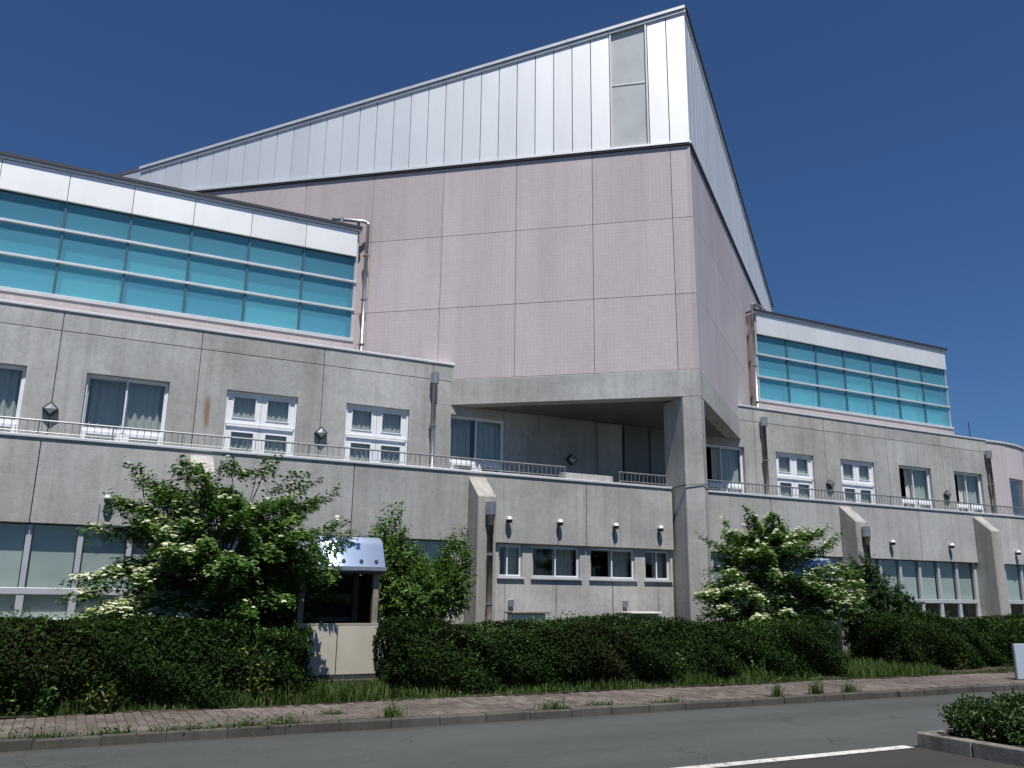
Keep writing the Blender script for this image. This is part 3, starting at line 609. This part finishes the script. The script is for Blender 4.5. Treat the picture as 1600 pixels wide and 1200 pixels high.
#SPLIT
# ------------------------------------------------------------------ planting helpers
def unit(a): return a/np.maximum(1e-9, np.linalg.norm(a, axis=-1, keepdims=True))
def leaf_mesh(name, P, Nn, L, mat, parent, axis=None, wr=.5, fold=.18):
    """one folded two-triangle leaf per row of P (numpy, thousands at once)"""
    n = len(P)
    if axis is None: axis = rng.normal(size=(n, 3))
    ax = unit(axis-(axis*Nn).sum(1, keepdims=True)*Nn); bx = np.cross(Nn, ax); L = np.asarray(L)[:, None]
    V = np.empty((n, 4, 3)); V[:, 0] = P; V[:, 2] = P+ax*L
    mid = P+ax*L*.42-Nn*L*fold*.0; V[:, 1] = mid+bx*L*wr*.5+Nn*L*fold; V[:, 3] = mid-bx*L*wr*.5+Nn*L*fold
    base = (np.arange(n)*4)[:, None]; F = np.concatenate([base+[0, 2, 1], base+[0, 3, 2]], axis=1).reshape(-1)
    me = bpy.data.meshes.new(name); me.vertices.add(n*4); me.vertices.foreach_set('co', V.reshape(-1)); nf = n*2
    me.loops.add(nf*3); me.loops.foreach_set('vertex_index', F.astype(np.int32)); me.polygons.add(nf)
    me.polygons.foreach_set('loop_start', np.arange(0, nf*3, 3, dtype=np.int32)); me.polygons.foreach_set('loop_total', np.full(nf, 3, dtype=np.int32)); me.update(calc_edges=True)
    return link(name, me, mat, parent)
def blades(name, P, H, mat, parent=None, lean=.35, w=.010):
    """grass blades: three-segment bent strips"""
    n = len(P); a = rng.uniform(0, 2*np.pi, n); d = np.stack([np.cos(a), np.sin(a), np.zeros(n)], 1); s = np.stack([-np.sin(a), np.cos(a), np.zeros(n)], 1)
    H = np.asarray(H)[:, None]; ln_ = rng.uniform(.1, 1, (n, 1))*lean; z = np.array([[0, 0, 1.]])
    p1 = P+z*H*.55+d*H*ln_*.35; p2 = P+z*H*(1-.25*ln_)+d*H*ln_*1.1; ww = w*rng.uniform(.6, 1.3, (n, 1))
    V = np.stack([P-s*ww, P+s*ww, p1-s*ww*.8, p1+s*ww*.8, p2], 1); b = (np.arange(n)*5)[:, None]
    F = np.concatenate([b+[0, 1, 3], b+[0, 3, 2], b+[2, 3, 4]], 1).reshape(-1); nf = n*3
    me = bpy.data.meshes.new(name); me.vertices.add(n*5); me.vertices.foreach_set('co', V.reshape(-1)); me.loops.add(nf*3); me.loops.foreach_set('vertex_index', F.astype(np.int32))
    me.polygons.add(nf); me.polygons.foreach_set('loop_start', np.arange(0, nf*3, 3, dtype=np.int32)); me.polygons.foreach_set('loop_total', np.full(nf, 3, dtype=np.int32)); me.update(calc_edges=True)
    return link(name, me, mat, parent)
def limb(mb, a, b, r0_, r1_, bend=.12, k=6, seg=5):
    a, b = Vector(a), Vector(b); d = (b-a).length; off = Vector((random.uniform(-1, 1), random.uniform(-1, 1), random.uniform(-.3, .6)))*d*bend; pts = []
    for i in range(seg+1):
        t = i/seg; pts.append(a.lerp(b, t)+off*math.sin(math.pi*t))
    mb.tube(pts, [r0_+(r1_-r0_)*i/seg for i in range(seg+1)], k); return pts

def dogwood(base, sprays, label, seed, blossom, leafL=.082, per=720):
    """flowering dogwood: spreading stems that carry flat, layered sprays of leaves with pale bracts on top
    sprays: (x, y, z, radius, tilt_x, tilt_y)"""
    random.seed(seed); t = empty('dogwood_tree', base, label, 'tree', 'flowering dogwood trees by the wall')
    tr = MB(); bx, by, bz = base; stems = []; zc = bz+1.75
    for i in range(7):
        a = i/7*2*math.pi+random.uniform(-.3, .3); hgt = random.uniform(.9, 1.6); rr = random.uniform(.25, .75)
        p = limb(tr, (bx+.08*math.cos(a), by+.08*math.sin(a), bz-.08), (bx+rr*math.cos(a), by+rr*math.sin(a), bz+hgt), .045, .024, .10); stems += p[2:]
    for s in sprays:
        c = Vector(s[:3]); st = min(stems, key=lambda q: (q-c).length+max(0, q.z-c.z)*2); limb(tr, st, c, .018, .006, .08, 5, 4)
        for j in range(4):
            a = random.uniform(0, 6.28); limb(tr, c, c+Vector((math.cos(a)*s[3]*.8, math.sin(a)*s[3]*.8, (math.cos(a)*s[4]+math.sin(a)*s[5])*s[3]*.8)), .006, .002, .05, 4, 2)
    tr.build('trunk', M['bark'], t)
    P, Q, A, LL = [], [], [], []; BP, BQ, BA, BL = [], [], [], []
    for s in sprays:
        n = int(per*(s[3]/.4)**2*random.uniform(.75, 1.15)); a = rng.uniform(0, 2*np.pi, n); r = s[3]*np.sqrt(rng.uniform(0, 1, n)); lob = 1+.28*np.sin(a*random.randint(3, 5)+random.uniform(0, 6))
        ox, oy = s[0]-bx, s[1]-by; ol = math.hypot(ox, oy)+1e-6; ox, oy = ox/ol, oy/ol; el = min(1, ol/.8); p_ = r*lob*np.cos(a)*(1+.55*el); q_ = r*np.sin(a)*(1-.38*el); rise = max(-.12, min(.75, (s[2]-zc)*.55))*el
        x = ox*p_-oy*q_; y = oy*p_+ox*q_; z = x*s[4]+y*s[5]+p_*rise+rng.normal(0, .035, n)-.16*(r/s[3])**2*np.abs(np.sin(a))
        nr = unit(np.stack([-s[4]+rng.normal(0, .42, n), -s[5]+rng.normal(0, .42, n), np.ones(n)], 1)); ax = np.stack([np.cos(a)+rng.normal(0, .6, n), np.sin(a)+rng.normal(0, .6, n), rng.normal(-.35, .3, n)], 1)
        P.append(np.stack([x+s[0], y+s[1], z+s[2]], 1)); Q.append(nr); A.append(ax); LL.append(leafL*rng.uniform(.65, 1.25, n))
        fb = blossom(s)
        if fb > 0:
            m = int(n*fb); 
            if m < 1: continue
            a = rng.uniform(0, 2*np.pi, m); r = s[3]*np.sqrt(rng.uniform(.05, 1.05, m)); p_ = r*np.cos(a)*(1+.45*el); q_ = r*np.sin(a)*(1-.38*el); x = ox*p_-oy*q_; y = oy*p_+ox*q_; z = x*s[4]+y*s[5]+p_*rise+.075+rng.normal(0, .02, m)-.16*(r/s[3])**2*np.abs(np.sin(a))
            c = np.stack([x+s[0], y+s[1], z+s[2]], 1); nn = unit(np.stack([rng.normal(0, .25, m), rng.normal(-.1, .25, m), np.ones(m)], 1)); a0 = rng.uniform(0, 6.28, m)
            for q in range(4):
                BP.append(c); BQ.append(nn); BA.append(np.stack([np.cos(a0+q*np.pi/2), np.sin(a0+q*np.pi/2), np.zeros(m)], 1)); BL.append(rng.uniform(.036, .056, m))
    leaf_mesh('crown', np.concatenate(P), np.concatenate(Q), np.concatenate(LL), M['dogw'], t, np.concatenate(A), .55, .12)
    if BP: leaf_mesh('blossom', np.concatenate(BP), np.concatenate(BQ), np.concatenate(BL), M['bract'], t, np.concatenate(BA), .75, .05)
    return t
def spray_cloud(c, rx, ry, rz, n, seed, rmin=.22, rmax=.42, zmin=None):
    random.seed(seed); out = []; tries = 0
    while len(out) < n and tries < n*60:
        tries += 1; d = Vector((random.gauss(0, 1), random.gauss(0, 1), random.gauss(0, 1))).normalized(); q = random.uniform(.35, 1)**.5
        p = Vector((c[0]+d.x*rx*q, c[1]+d.y*ry*q, c[2]+d.z*rz*q))
        if zmin and p.z < zmin: continue
        if any((p-Vector(o[:3])).length < .17 for o in out): continue
        k = .22*q; out.append((p.x, p.y, p.z, random.uniform(rmin, rmax), d.x*-k+random.uniform(-.18, .18), d.y*-k+random.uniform(-.18, .18)))
    return out
# ------------------------------------------------------------------ trees
def low_fill(c, rx, ry, z0, z1, n, seed):
    random.seed(seed); out = []
    for i in range(n):
        a = random.uniform(0, 6.28); q = random.random()**.6; out.append((c[0]+rx*q*math.cos(a), c[1]+ry*q*math.sin(a), random.uniform(z0, z1), random.uniform(.24, .38), random.uniform(-.15, .15), random.uniform(-.15, .15)))
    return out
sp = low_fill((2.1, -3.4), 1.35, .9, 1.0, 1.9, 34, 8)+spray_cloud((2.10, -3.5, 2.15), 1.30, 1.10, 1.12, 112, 3, .20, .40, .95)
sp += [(.62, -3.7, 1.22, .34, .12, 0), (.95, -4.0, 1.12, .36, .1, .1), (1.35, -4.3, 1.10, .33, 0, .1), (.55, -3.6, 1.75, .34, .2, 0), (.62, -3.5, 2.35, .30, .3, 0), (.75, -3.7, 2.68, .26, .4, 0), (.98, -3.6, 3.05, .22, .6, 0), (.78, -3.6, 3.22, .14, .5, 0), (1.35, -3.6, 3.22, .16, .5, 0), (3.05, -3.6, 3.3, .14, -.5, 0), (3.62, -3.8, 2.35, .2, .2, 0), (.38, -3.7, 1.5, .24, .2, 0), (.42, -3.8, 1.05, .26, .1, 0), (1.2, -3.6, 2.9, .26, .4, 0),
       (1.62, -3.6, 3.28, .24, .3, 0), (2.05, -3.6, 3.36, .24, 0, 0), (2.45, -3.6, 3.32, .24, -.2, 0), (2.62, -3.6, 3.52, .13, -.2, 0), (2.98, -3.6, 3.12, .24, -.4, 0), (3.18, -3.6, 2.78, .28, .3, 0), (3.36, -3.7, 2.42, .30, .2, 0), (3.5, -3.8, 2.18, .26, .25, 0), (3.2, -4.0, 1.85, .3, -.1, 0), (3.05, -4.5, 1.95, .30, -.1, .1), (2.8, -4.6, 2.3, .32, 0, .15), (3.22, -4.45, 1.75, .20, 0, .1), (2.6, -4.5, 1.5, .32, 0, .1), (2.2, -4.5, 1.35, .34, 0, .1)]
dogwood((2.15, -3.4, .16), sp, 'large spreading dogwood with pale blossom left of the small shelter', 21, lambda s: (.42 if s[2] < 1.5 and s[0] < 1.9 else .20 if s[2] < 2.6 and s[0] < 1.6 else .025) if s[1] < -2.9 else .01)
sp = low_fill((13.05, -3.35), 1.45, .75, 1.0, 2.0, 34, 9)+spray_cloud((13.15, -3.4, 2.0), 1.35, 1.0, 1.02, 90, 5, .20, .40, 1.0)
sp += [(11.55, -3.8, 1.35, .32, .1, 0), (11.75, -4.0, 1.70, .30, .1, 0), (11.6, -3.9, 1.98, .28, 0, 0), (12.0, -4.1, 1.15, .3, 0, 0), (14.6, -3.8, 1.65, .34, .05, 0), (14.9, -3.7, 1.85, .25, .1, 0), (13.9, -4.0, 1.35, .34, 0, 0), (14.35, -3.6, 2.6, .24, .3, 0), (14.6, -3.6, 2.75, .14, .4, 0), (14.05, -3.95, 2.15, .28, 0, 0), (14.45, -3.95, 2.05, .26, 0, 0), (13.8, -4.0, 1.85, .3, 0, 0), (14.3, -4.0, 1.5, .3, 0, 0), (12.35, -3.7, 3.0, .3, 0, 0), (12.9, -3.6, 3.1, .28, 0, 0), (11.75, -3.7, 2.75, .22, .4, 0), (11.6, -3.7, 2.98, .10, .4, 0)]
dogwood((13.1, -3.3, .16), sp, 'dogwood with pale blossom right of the concrete pier', 33, lambda s: (.30 if s[2] < 1.75 else .09) if s[1] < -3.0 else .02)

def leafy_shrub(name, base, lobes, label, cat, mat, leafL, dens, seed, group=None, stems=5, up=.5, tw_len=.20):
    """upright shrub: leaves on many short twigs inside a few uneven lobes (x,y,z,rx,ry,rz)"""
    random.seed(seed); t = empty(name, base, label, cat, group); tr = MB(); P, A, LL = [], [], []
    for (x, y, z, rx, ry, rz_) in lobes:
        for k in range(stems):
            a = random.uniform(0, 6.28); q = (x+math.cos(a)*rx*.5, y+math.sin(a)*ry*.5, z+rz_*random.uniform(.1, .75)); limb(tr, (base[0]+random.uniform(-.08, .08), base[1]+random.uniform(-.08, .08), base[2]-.05), q, .02, .004, .08, 5, 5)
        n = int(dens*rx*ry*rz_*4.2); nt_ = max(8, n//16)
        d = unit(rng.normal(size=(nt_, 3))); q = rng.uniform(.15, 1, (nt_, 1))**.45; c = d*q*np.array([rx, ry, rz_])*(1+.18*np.sin(d[:, :1]*7+seed)+.12*np.sin(d[:, 2:]*9))+np.array([x, y, z])
        tw = unit(d+np.array([0, 0, up])+rng.normal(0, .45, (nt_, 3)))
        for j in range(16):
            s = rng.uniform(0, tw_len, (nt_, 1)); P.append(c+tw*s+rng.normal(0, .018, (nt_, 3))); A.append(tw*.5+rng.normal(0, .7, (nt_, 3))); LL.append(leafL*rng.uniform(.6, 1.25, nt_))
    tr.build('stems', M['bark'], t); P = np.concatenate(P); ctr = np.array(base)+[0, 0, .8]
    nn = unit(unit(P-ctr)*.5+np.array([0, -.1, .55])+rng.normal(0, .55, P.shape)); leaf_mesh('foliage', P, nn, np.concatenate(LL), mat, t, np.concatenate(A), .48, .15); return t
leafy_shrub('young_tree', (4.95, -3.2, .16), [(4.72, -3.2, 1.95, .34, .34, .50), (4.80, -3.2, 2.45, .17, .17, .42), (5.05, -3.3, 1.45, .5, .42, .40), (5.75, -3.2, 1.55, .42, .38, .42), (5.98, -3.2, 2.0, .24, .24, .42), (5.3, -3.1, 1.15, .5, .4, .3), (5.38, -3.15, 1.68, .30, .28, .32), (5.15, -3.2, 1.9, .2, .2, .3)],
            'slender bright green young tree right of the small shelter', 'tree', M['lime'], .062, 26000, 5)
leafy_shrub('evergreen_bush', (16.5, -2.9, .16), [(16.25, -3.0, 1.45, .62, .5, .75), (16.9, -3.1, 1.05, .62, .5, .55), (15.9, -3.2, .9, .5, .5, .5), (16.2, -3.0, 2.05, .26, .26, .35), (17.3, -3.1, 1.25, .3, .3, .25), (15.75, -3.6, .55, .55, .45, .42), (16.6, -3.4, .55, .6, .45, .42)],
            'dark evergreen bush behind the hedge right of the far dogwood', 'bush', M['ever'], .07, 13000, 9)

# ------------------------------------------------------------------ hedges
def hedge(x0, x1, y0, y1, zt, label, seed, dens=3000, red=.12):
    random.seed(seed); t = empty('clipped_hedge', ((x0+x1)/2, (y0+y1)/2, .12), label, 'hedge', 'clipped hedges along the pavement'); z0 = .10
    wob = lambda x, k: .07*np.sin(x*1.3+seed+k)+.05*np.sin(x*3.1+k*2+seed)+.03*np.sin(x*7.7+k)
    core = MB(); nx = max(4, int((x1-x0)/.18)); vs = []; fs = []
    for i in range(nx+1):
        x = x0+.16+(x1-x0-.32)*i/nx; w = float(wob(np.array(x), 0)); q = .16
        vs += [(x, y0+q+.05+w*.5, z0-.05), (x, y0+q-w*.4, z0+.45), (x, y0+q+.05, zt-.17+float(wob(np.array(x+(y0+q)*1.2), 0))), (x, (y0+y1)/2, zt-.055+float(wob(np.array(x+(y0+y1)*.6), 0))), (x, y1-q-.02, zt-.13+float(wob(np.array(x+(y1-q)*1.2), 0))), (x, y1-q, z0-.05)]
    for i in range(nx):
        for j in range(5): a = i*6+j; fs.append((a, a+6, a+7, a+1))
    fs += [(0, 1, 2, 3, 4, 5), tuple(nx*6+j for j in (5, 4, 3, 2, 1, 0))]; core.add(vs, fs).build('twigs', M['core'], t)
    P, Nn = [], []
    def face(n, fn):
        a, b = rng.uniform(0, 1, n), rng.uniform(0, 1, n); p, nr = fn(a, b); dep = rng.exponential(.055, n)-.06; P.append(p-nr*dep[:, None]); Nn.append(nr)
    Lx, H, D = x1-x0, zt-z0, y1-y0; o = np.ones; Z = np.zeros
    def front(a, b): x = x0+a*Lx; z = z0+b*H; bulge = .09*np.sin(b*np.pi)-.10*(b**4)+.06*np.sin(x*2.3+np.sin(z*5+x)*1.5+seed)*np.sin(z*4.1+x*.7); return np.stack([x, y0-bulge+wob(x+z*1.7, 1)*.7+.05*np.sin(x*5+z*9), z+wob(x, 0)*b], 1), np.stack([Z(len(a)), -o(len(a)), .25*o(len(a))*b+.001], 1)
    def top(a, b): x = x0+a*Lx; y = y0+.04+b*(D-.08); edge = np.minimum(b, 1-b); return np.stack([x, y, zt+wob(x+y*1.2, 0)-.10*np.exp(-edge*14)+.025*np.sin(x*11+y*7)], 1), np.stack([Z(len(a)), Z(len(a))-.001, o(len(a))], 1)
    def endl(a, b): y = y0+a*D; z = z0+b*H; return np.stack([x0+.05*np.sin(y*6+z*5), y, z], 1), np.stack([-o(len(a)), Z(len(a)), Z(len(a))+.001], 1)
    def endr(a, b): p, q = endl(a, b); p[:, 0] += Lx; q[:, 0] *= -1; return p, q
    face(int(dens*Lx*H), front); face(int(dens*Lx*D), top); face(int(dens*D*H), endl); face(int(dens*D*H), endr)
    P = np.concatenate(P); Nn = np.concatenate(Nn); keep = P[:, 2] > .09; P, Nn = P[keep], Nn[keep]
    ch = np.sin(P[:, 0]*2.1+seed)+np.sin(P[:, 0]*.9+P[:, 2]*2)+rng.normal(0, .8, len(P)); isr = ch > 2.3-red*6; up = unit(Nn*.8+np.array([0, -.1, .5])+rng.normal(0, .6, P.shape)); LL = rng.uniform(.034, .068, len(P))
    leaf_mesh('foliage', P[~isr], up[~isr], LL[~isr], M['hedge'], t, None, .5, .15)
    if isr.any(): leaf_mesh('reddish_foliage', P[isr], up[isr], LL[isr], M['hedger'], t, None, .5, .15)
    # new shoots standing out of the top and face
    n = int((x1-x0)*85); x = rng.uniform(x0, x1, n); top_ = rng.uniform(0, 1, n) < .7; y = np.where(top_, rng.uniform(y0, y1, n), y0-.03); z = np.where(top_, zt+wob(x, 0)-.04, rng.uniform(.25, zt, n)); PP, AA = [], []
    dirn = unit(np.stack([rng.normal(0, .3, n), np.where(top_, rng.normal(0, .3, n), -.6), np.ones(n)], 1)); hh = rng.uniform(.06, .20, n)
    for j in range(7): PP.append(np.stack([x, y, z], 1)+dirn*(hh*j/6)[:, None]+rng.normal(0, .008, (n, 3))); AA.append(dirn*.6+rng.normal(0, .7, (n, 3)))
    PP = np.concatenate(PP); leaf_mesh('new_shoots', PP, unit(rng.normal(0, .6, PP.shape)+[0, -.2, .7]), rng.uniform(.03, .06, len(PP)), M['weed'], t, np.concatenate(AA), .42, .15)
    return t
hedge(-6.5, 3.02, -5.22, -3.95, 1.02, 'dark clipped hedge on the left, ending at the small cream shelter', 2, red=.05)
hedge(4.42, 12.98, -5.05, -3.85, 1.00, 'long dark clipped hedge in the middle, below the concrete pier', 4, red=.16)
hedge(15.05, 26.0, -4.75, -3.5, 1.03, 'dark clipped hedge on the right, behind the pale blue board', 6, red=.12)

# ------------------------------------------------------------------ small shelters with sheet metal hoods
def shelter(x0, y0, label):
    """cream double panel on a plinth, corner posts, dark inside, curved bright metal hood with three holes"""
    t = empty('refuse_shelter', (x0+.63, y0+.6, .16), label, 'shelter', 'small shelters with curved metal hoods'); x1 = x0+1.27; y1 = y0+1.15
    MB().box(x0-.06, x1+.06, y0-.10, y1+.05, .0, .26).build('plinth', M['kerb'], t, bevel=.01)
    for a, b in ((x0, x0+.632), (x0+.638, x1)):
        MB().box(a+.003, b-.003, y0-.012, y0+.012, .325, 1.035).build('cream_panel', M['cream'], t, bevel=.004)
    MB().box(x0, x1, y0-.016, y0+.016, 1.037, 1.06).build('panel_rail', M['creamd'], t); MB().box(x0, x1, y0-.006, y0+.03, .262, .322).build('bottom_rail', M['trim'], t)
    for x in (x0+.02, x1-.10):
        MB().box(x, x+.09, y0+.02, y0+.11, .26, 1.80).build('post', M['timber'], t, bevel=.006); MB().box(x, x+.09, y1-.1, y1-.01, .26, 1.80).build('post', M['timber'], t, bevel=.006)
    MB().box(x0+.02, x1-.02, y1-.008, y1+.015, .26, 1.80).build('back_panel', M['blackmesh'], t); MB().box(x0+.001, x0+.015, y0+.115, y1-.105, .26, 1.79).build('side_panel', M['blackmesh'], t); MB().box(x1-.015, x1-.001, y0+.115, y1-.105, .26, 1.79).build('side_panel', M['blackmesh'], t)
    for z in (1.05, 1.42): MB().box(x0+.11, x1-.11, y1-.05, y1-.012, z, z+.07).build('back_rail', M['timber'], t)
    MB().box(x0-.02, x1+.02, y0-.05, y1+.03, 1.801, 1.84).build('roof_frame', M['trim'], t)
    prof = []
    for i in range(13):
        q = i/12; prof.append((y0-.08+.26*q+.16*max(0, (q-.7)/.3)**2, 1.87+.50*(q if q < .7 else .7+.3*(1-max(0., 1-(q-.7)/.3)**1.6))))
    prof.append((y1+.06, 2.39)); prof2 = [(y+.012, z-.014) for y, z in prof]; m = MB(); n = len(prof); vs = []; 
    for xx_ in (x0-.05, x1+.05): vs += [(xx_, y, z) for y, z in prof]+[(xx_, y, z) for y, z in prof2]
    fs = [(i, i+1, 2*n+i+1, 2*n+i)[::-1] for i in range(n-1)]+[(n+i, n+i+1, 3*n+i+1, 3*n+i) for i in range(n-1)]+[(i, n+i, n+i+1, i+1)[::-1] for i in range(n-1)]+[(2*n+i, 3*n+i, 3*n+i+1, 2*n+i+1) for i in range(n-1)]+[(0, 2*n, 3*n, n), (n-1, 2*n-1, 4*n-1, 3*n-1)]
    hd = m.add(vs, fs).build('hood', M['hood'], t, smooth=True)
    for q in (.30, .52, .74, .93):
        x = x0+1.27*q; MB().tube([(x, y0-.04, 1.985), (x, y0-.01, 1.97)], .030, 10).build('vent_hole', M['dark'], hd)
    for xx_ in (x0-.045, x1+.035): MB().hull_yz([(y, z-.016) for y, z in prof]+[(y1+.06, 1.842), (y0-.07, 1.842)], xx_, xx_+.01).build('hood_cheek', M['hood'], t)
    MB().box(x0-.06, x1+.06, y0-.10, y0-.07, 1.842, 1.90).build('hood_lip', M['steel'], t)
    return t
shelter(3.10, -4.0, 'cream panelled shelter with curved metal hood between the left and middle hedges')
shelter(13.52, -3.5, 'shelter with metal hood half hidden behind the right dogwood')
# ------------------------------------------------------------------ air conditioners, board, planter
def aircon(x, y, label, cover):
    t = empty('air_conditioner', (x, y, .16), label, 'air conditioner', 'outdoor air conditioner units below the small windows'); b = MB(); b.box(x-.40, x+.40, y-.15, y+.15, .24, 1.12); b.build('casing', M['acw'], t, bevel=.02)
    MB().box(x-.36, x-.30, y-.16, y+.16, .12, .238).build('foot', M['dark'], t); MB().box(x+.30, x+.36, y-.16, y+.16, .12, .238).build('foot', M['dark'], t)
    MB().tube([(x-.1, y-.152, .66), (x-.1, y-.165, .66)], .27, 20).build('fan_guard', M['grey'], t)
    MB().box(x-.45, x+.45, y-.22, y+.17, 1.123, 1.165).build('lid', M[cover], t, bevel=.008)
    MB().box(x-.28, x-.16, YG-.06, YG-.001, 1.26, 1.40).build('pipe_box', M['steel'], t)
aircon(8.95, -.25, 'air conditioner with a dark lid against the wall near the downpipe', 'timber'); aircon(11.95, -.25, 'white air conditioner unit against the wall near the pier', 'acw')
t = empty('notice_board', (15.95, -6.55, .1), 'pale blue board standing on the pavement at the right edge', 'board')
MB().box(15.86, 16.6, -6.58, -6.54, .10, .73).build('panel', M['board'], t, bevel=.008); 
for x in (15.90, 16.5): MB().box(x, x+.05, -6.535, -6.49, .08, .71).build('leg', M['steel'], t)
pl = empty('planter_island', (10.2, -11.9, 0), 'kerbed planting island at the lower right corner', 'planter'); x0, x1, y0, y1 = 8.18, 12.4, -14.2, -10.42
def kseg(a, b, nm='edging'):
    (ax_, ay), (bx_, by) = a, b; d = Vector((bx_-ax_, by-ay, 0)); L = d.length; d.normalize(); nn = Vector((-d.y, d.x, 0)); k = max(1, round(L/.6))
    for i in range(k):
        p = Vector((ax_, ay, 0))+d*(L*i/k+.004); q = Vector((ax_, ay, 0))+d*(L*(i+1)/k-.004); MB().prism([(p.x, p.y), (q.x, q.y), (q.x+nn.x*.13, q.y+nn.y*.13), (p.x+nn.x*.13, p.y+nn.y*.13)], -.03, .15).build('edging_stone', M['edge'], pl, bevel=.012)
kseg((x0, y1), (x0, y0)); kseg((x1, y1), (x0+.135, y1)); kseg((x1, y0), (x1, y1-.135)); kseg((x0+.135, y0), (x1-.135, y0))
MB().box(x0+.13, x1-.13, y0+.13, y1-.13, 0, .10).build('soil', M['soil'], pl)
leafy_shrub('azalea_bush', (9.7, -11.3, .1), [(8.62, -10.86, .28, .30, .26, .15), (9.2, -11.0, .30, .45, .36, .15), (9.85, -11.1, .32, .5, .45, .16), (10.6, -11.2, .32, .5, .5, .16), (9.5, -11.6, .28, .45, .4, .15), (10.3, -11.8, .30, .5, .5, .15), (8.9, -11.25, .24, .3, .25, .13)],
            'low round dark green bush in the planting island', 'bush', M['lime2'], .05, 95000, 14, stems=6, up=.3, tw_len=.10)
# ------------------------------------------------------------------ grass and weeds
n = 15000; x = rng.uniform(-7, 27, n); y = -5.40+np.abs(rng.normal(0, .11, n)); hh = rng.uniform(.03, .15, n)*(.8+.7*np.sin(x*2.9+np.sin(x*1.3)*2)+.5*np.sin(x*.77)+rng.normal(0, .3, n)).clip(.12, 2)
g = [(x, y, hh)]
for (a, b, c, d, k, h0, h1) in ((2.7, 4.6, -5.4, -4.1, 2600, .06, .20), (12.9, 15.4, -5.4, -3.7, 3600, .06, .26), (-6, 26, -.9, .2, 3000, .1, .4), (-6, 26, -3.7, -1, 4500, .08, .35)):
    g.append((rng.uniform(a, b, k), rng.uniform(c, d, k), rng.uniform(h0, h1, k)))
x, y, hh = (np.concatenate([q[i] for q in g]) for i in range(3))
tag(blades('verge_grass', np.stack([x, y, np.full(len(x), .10)+.05*np.clip((y+5.4), 0, 1)], 1), hh, M['grass'], None, .5, .007), 'rough verge grass along the foot of the hedges', 'grass', kind='stuff')
WD = [(-.1, -6.98, .10, .5), (.62, -7.0, .08, .3), (1.38, -7.0, .09, .55), (1.9, -6.97, .10, .18), (2.3, -7.0, .12, .25), (3.6, -6.95, .22, .14), (5.8, -6.96, .16, .22), (6.55, -6.9, .07, .3), (9.55, -6.98, .28, .10), (10.35, -6.95, .30, .16), (11.1, -6.93, .20, .20), (3.05, -6.4, .06, .2), (7.6, -6.95, .07, .3)]
desc = ['low grass tuft on the kerb at the far left of the pavement', 'thin grass sprig at the kerb foot near the left corner', 'low spreading weed on the kerb below the left hedge', 'small weed sprig at the kerb right of the spreading weed', 'broad low weed at the kerb left of the shelter', 'upright weed at the kerb in front of the cream shelter', 'leafy weed clump at the kerb below the middle hedge', 'flat moss tuft at the kerb right of the leafy clump',
        'thin upright weed at the kerb, leftmost of the right hand group', 'tallest weed at the kerb below the right dogwood', 'short bushy weed at the kerb, last one towards the board', 'tiny tuft between the paving bricks in front of the shelter', 'low tuft at the kerb in the middle of the pavement']
for (x, y, hgt, sp_), dsc in zip(WD, desc):
    t = empty('weed_tuft', (x, y, .05), dsc, 'weed', 'weeds growing along the kerb'); n = int(90+260*sp_); p = np.stack([x+rng.normal(0, sp_*.5, n), y+rng.normal(0, .03, n)-.02, np.full(n, .09)], 1); p[p[:, 1] < -7.09, 2] = .0
    tag(blades('blades', p, hgt*rng.uniform(.2, 1.0, n)**1.3, M['grass'], t, .9, .005), kind='stuff')
    k = int(n*.5); q = p[:k]+np.stack([rng.normal(0, .02, k), rng.normal(0, .02, k), rng.uniform(0, hgt, k)], 1); leaf_mesh('leaves', q, unit(rng.normal(0, .5, (k, 3))+[0, -.2, .7]), rng.uniform(.02, .045, k), M['weed'], t)
# bright broad-leaved weeds in front of and above the hedges
HW = [(.55, -5.42, .42, 'yellow green weed at the foot of the left hedge', 'yell'), (-.15, -5.38, .55, 'pale leafy weed climbing the left hedge near its left end', 'weed'), (2.35, -5.36, .75, 'yellowish shoots on the left hedge beside the shelter', 'yell'), (1.75, -5.36, .5, 'light green weed low on the left hedge right of its middle', 'weed'), (5.35, -5.24, .34, 'bright broad leaved weed at the foot of the middle hedge', 'weed'), (9.2, -5.22, .6, 'tall weed stems at the middle hedge below the pier', 'weed'), (10.9, -5.2, .55, 'tall weed stems near the right end of the middle hedge', 'weed'), (16.6, -4.95, .4, 'yellow green weed at the foot of the right hedge', 'yell')]
for x, y, hgt, dsc, mt in HW:
    t = empty('hedge_weed', (x, y, .12), dsc, 'weed', 'leafy weeds at the hedges'); st = MB(); P, A = [], []
    for k in range(9):
        a = (x+random.uniform(-.16, .16), y+random.uniform(-.02, .08), .1); b = (a[0]+random.uniform(-.08, .08), a[1]+random.uniform(-.08, .02), .1+hgt*random.uniform(.6, 1.1)); limb(st, a, b, .005, .002, .06, 4, 3)
        for j in range(16): q = random.random(); P.append([a[i]+(b[i]-a[i])*q for i in range(3)]); A.append([random.gauss(0, 1), random.gauss(-.3, 1), random.gauss(0, .3)])
    st.build('stems', M['weed'], t); P = np.array(P); leaf_mesh('leaves', P, unit(rng.normal(0, .45, P.shape)+[0, -.3, .7]), rng.uniform(.035, .07, len(P)), M[mt], t, np.array(A), .5, .12)
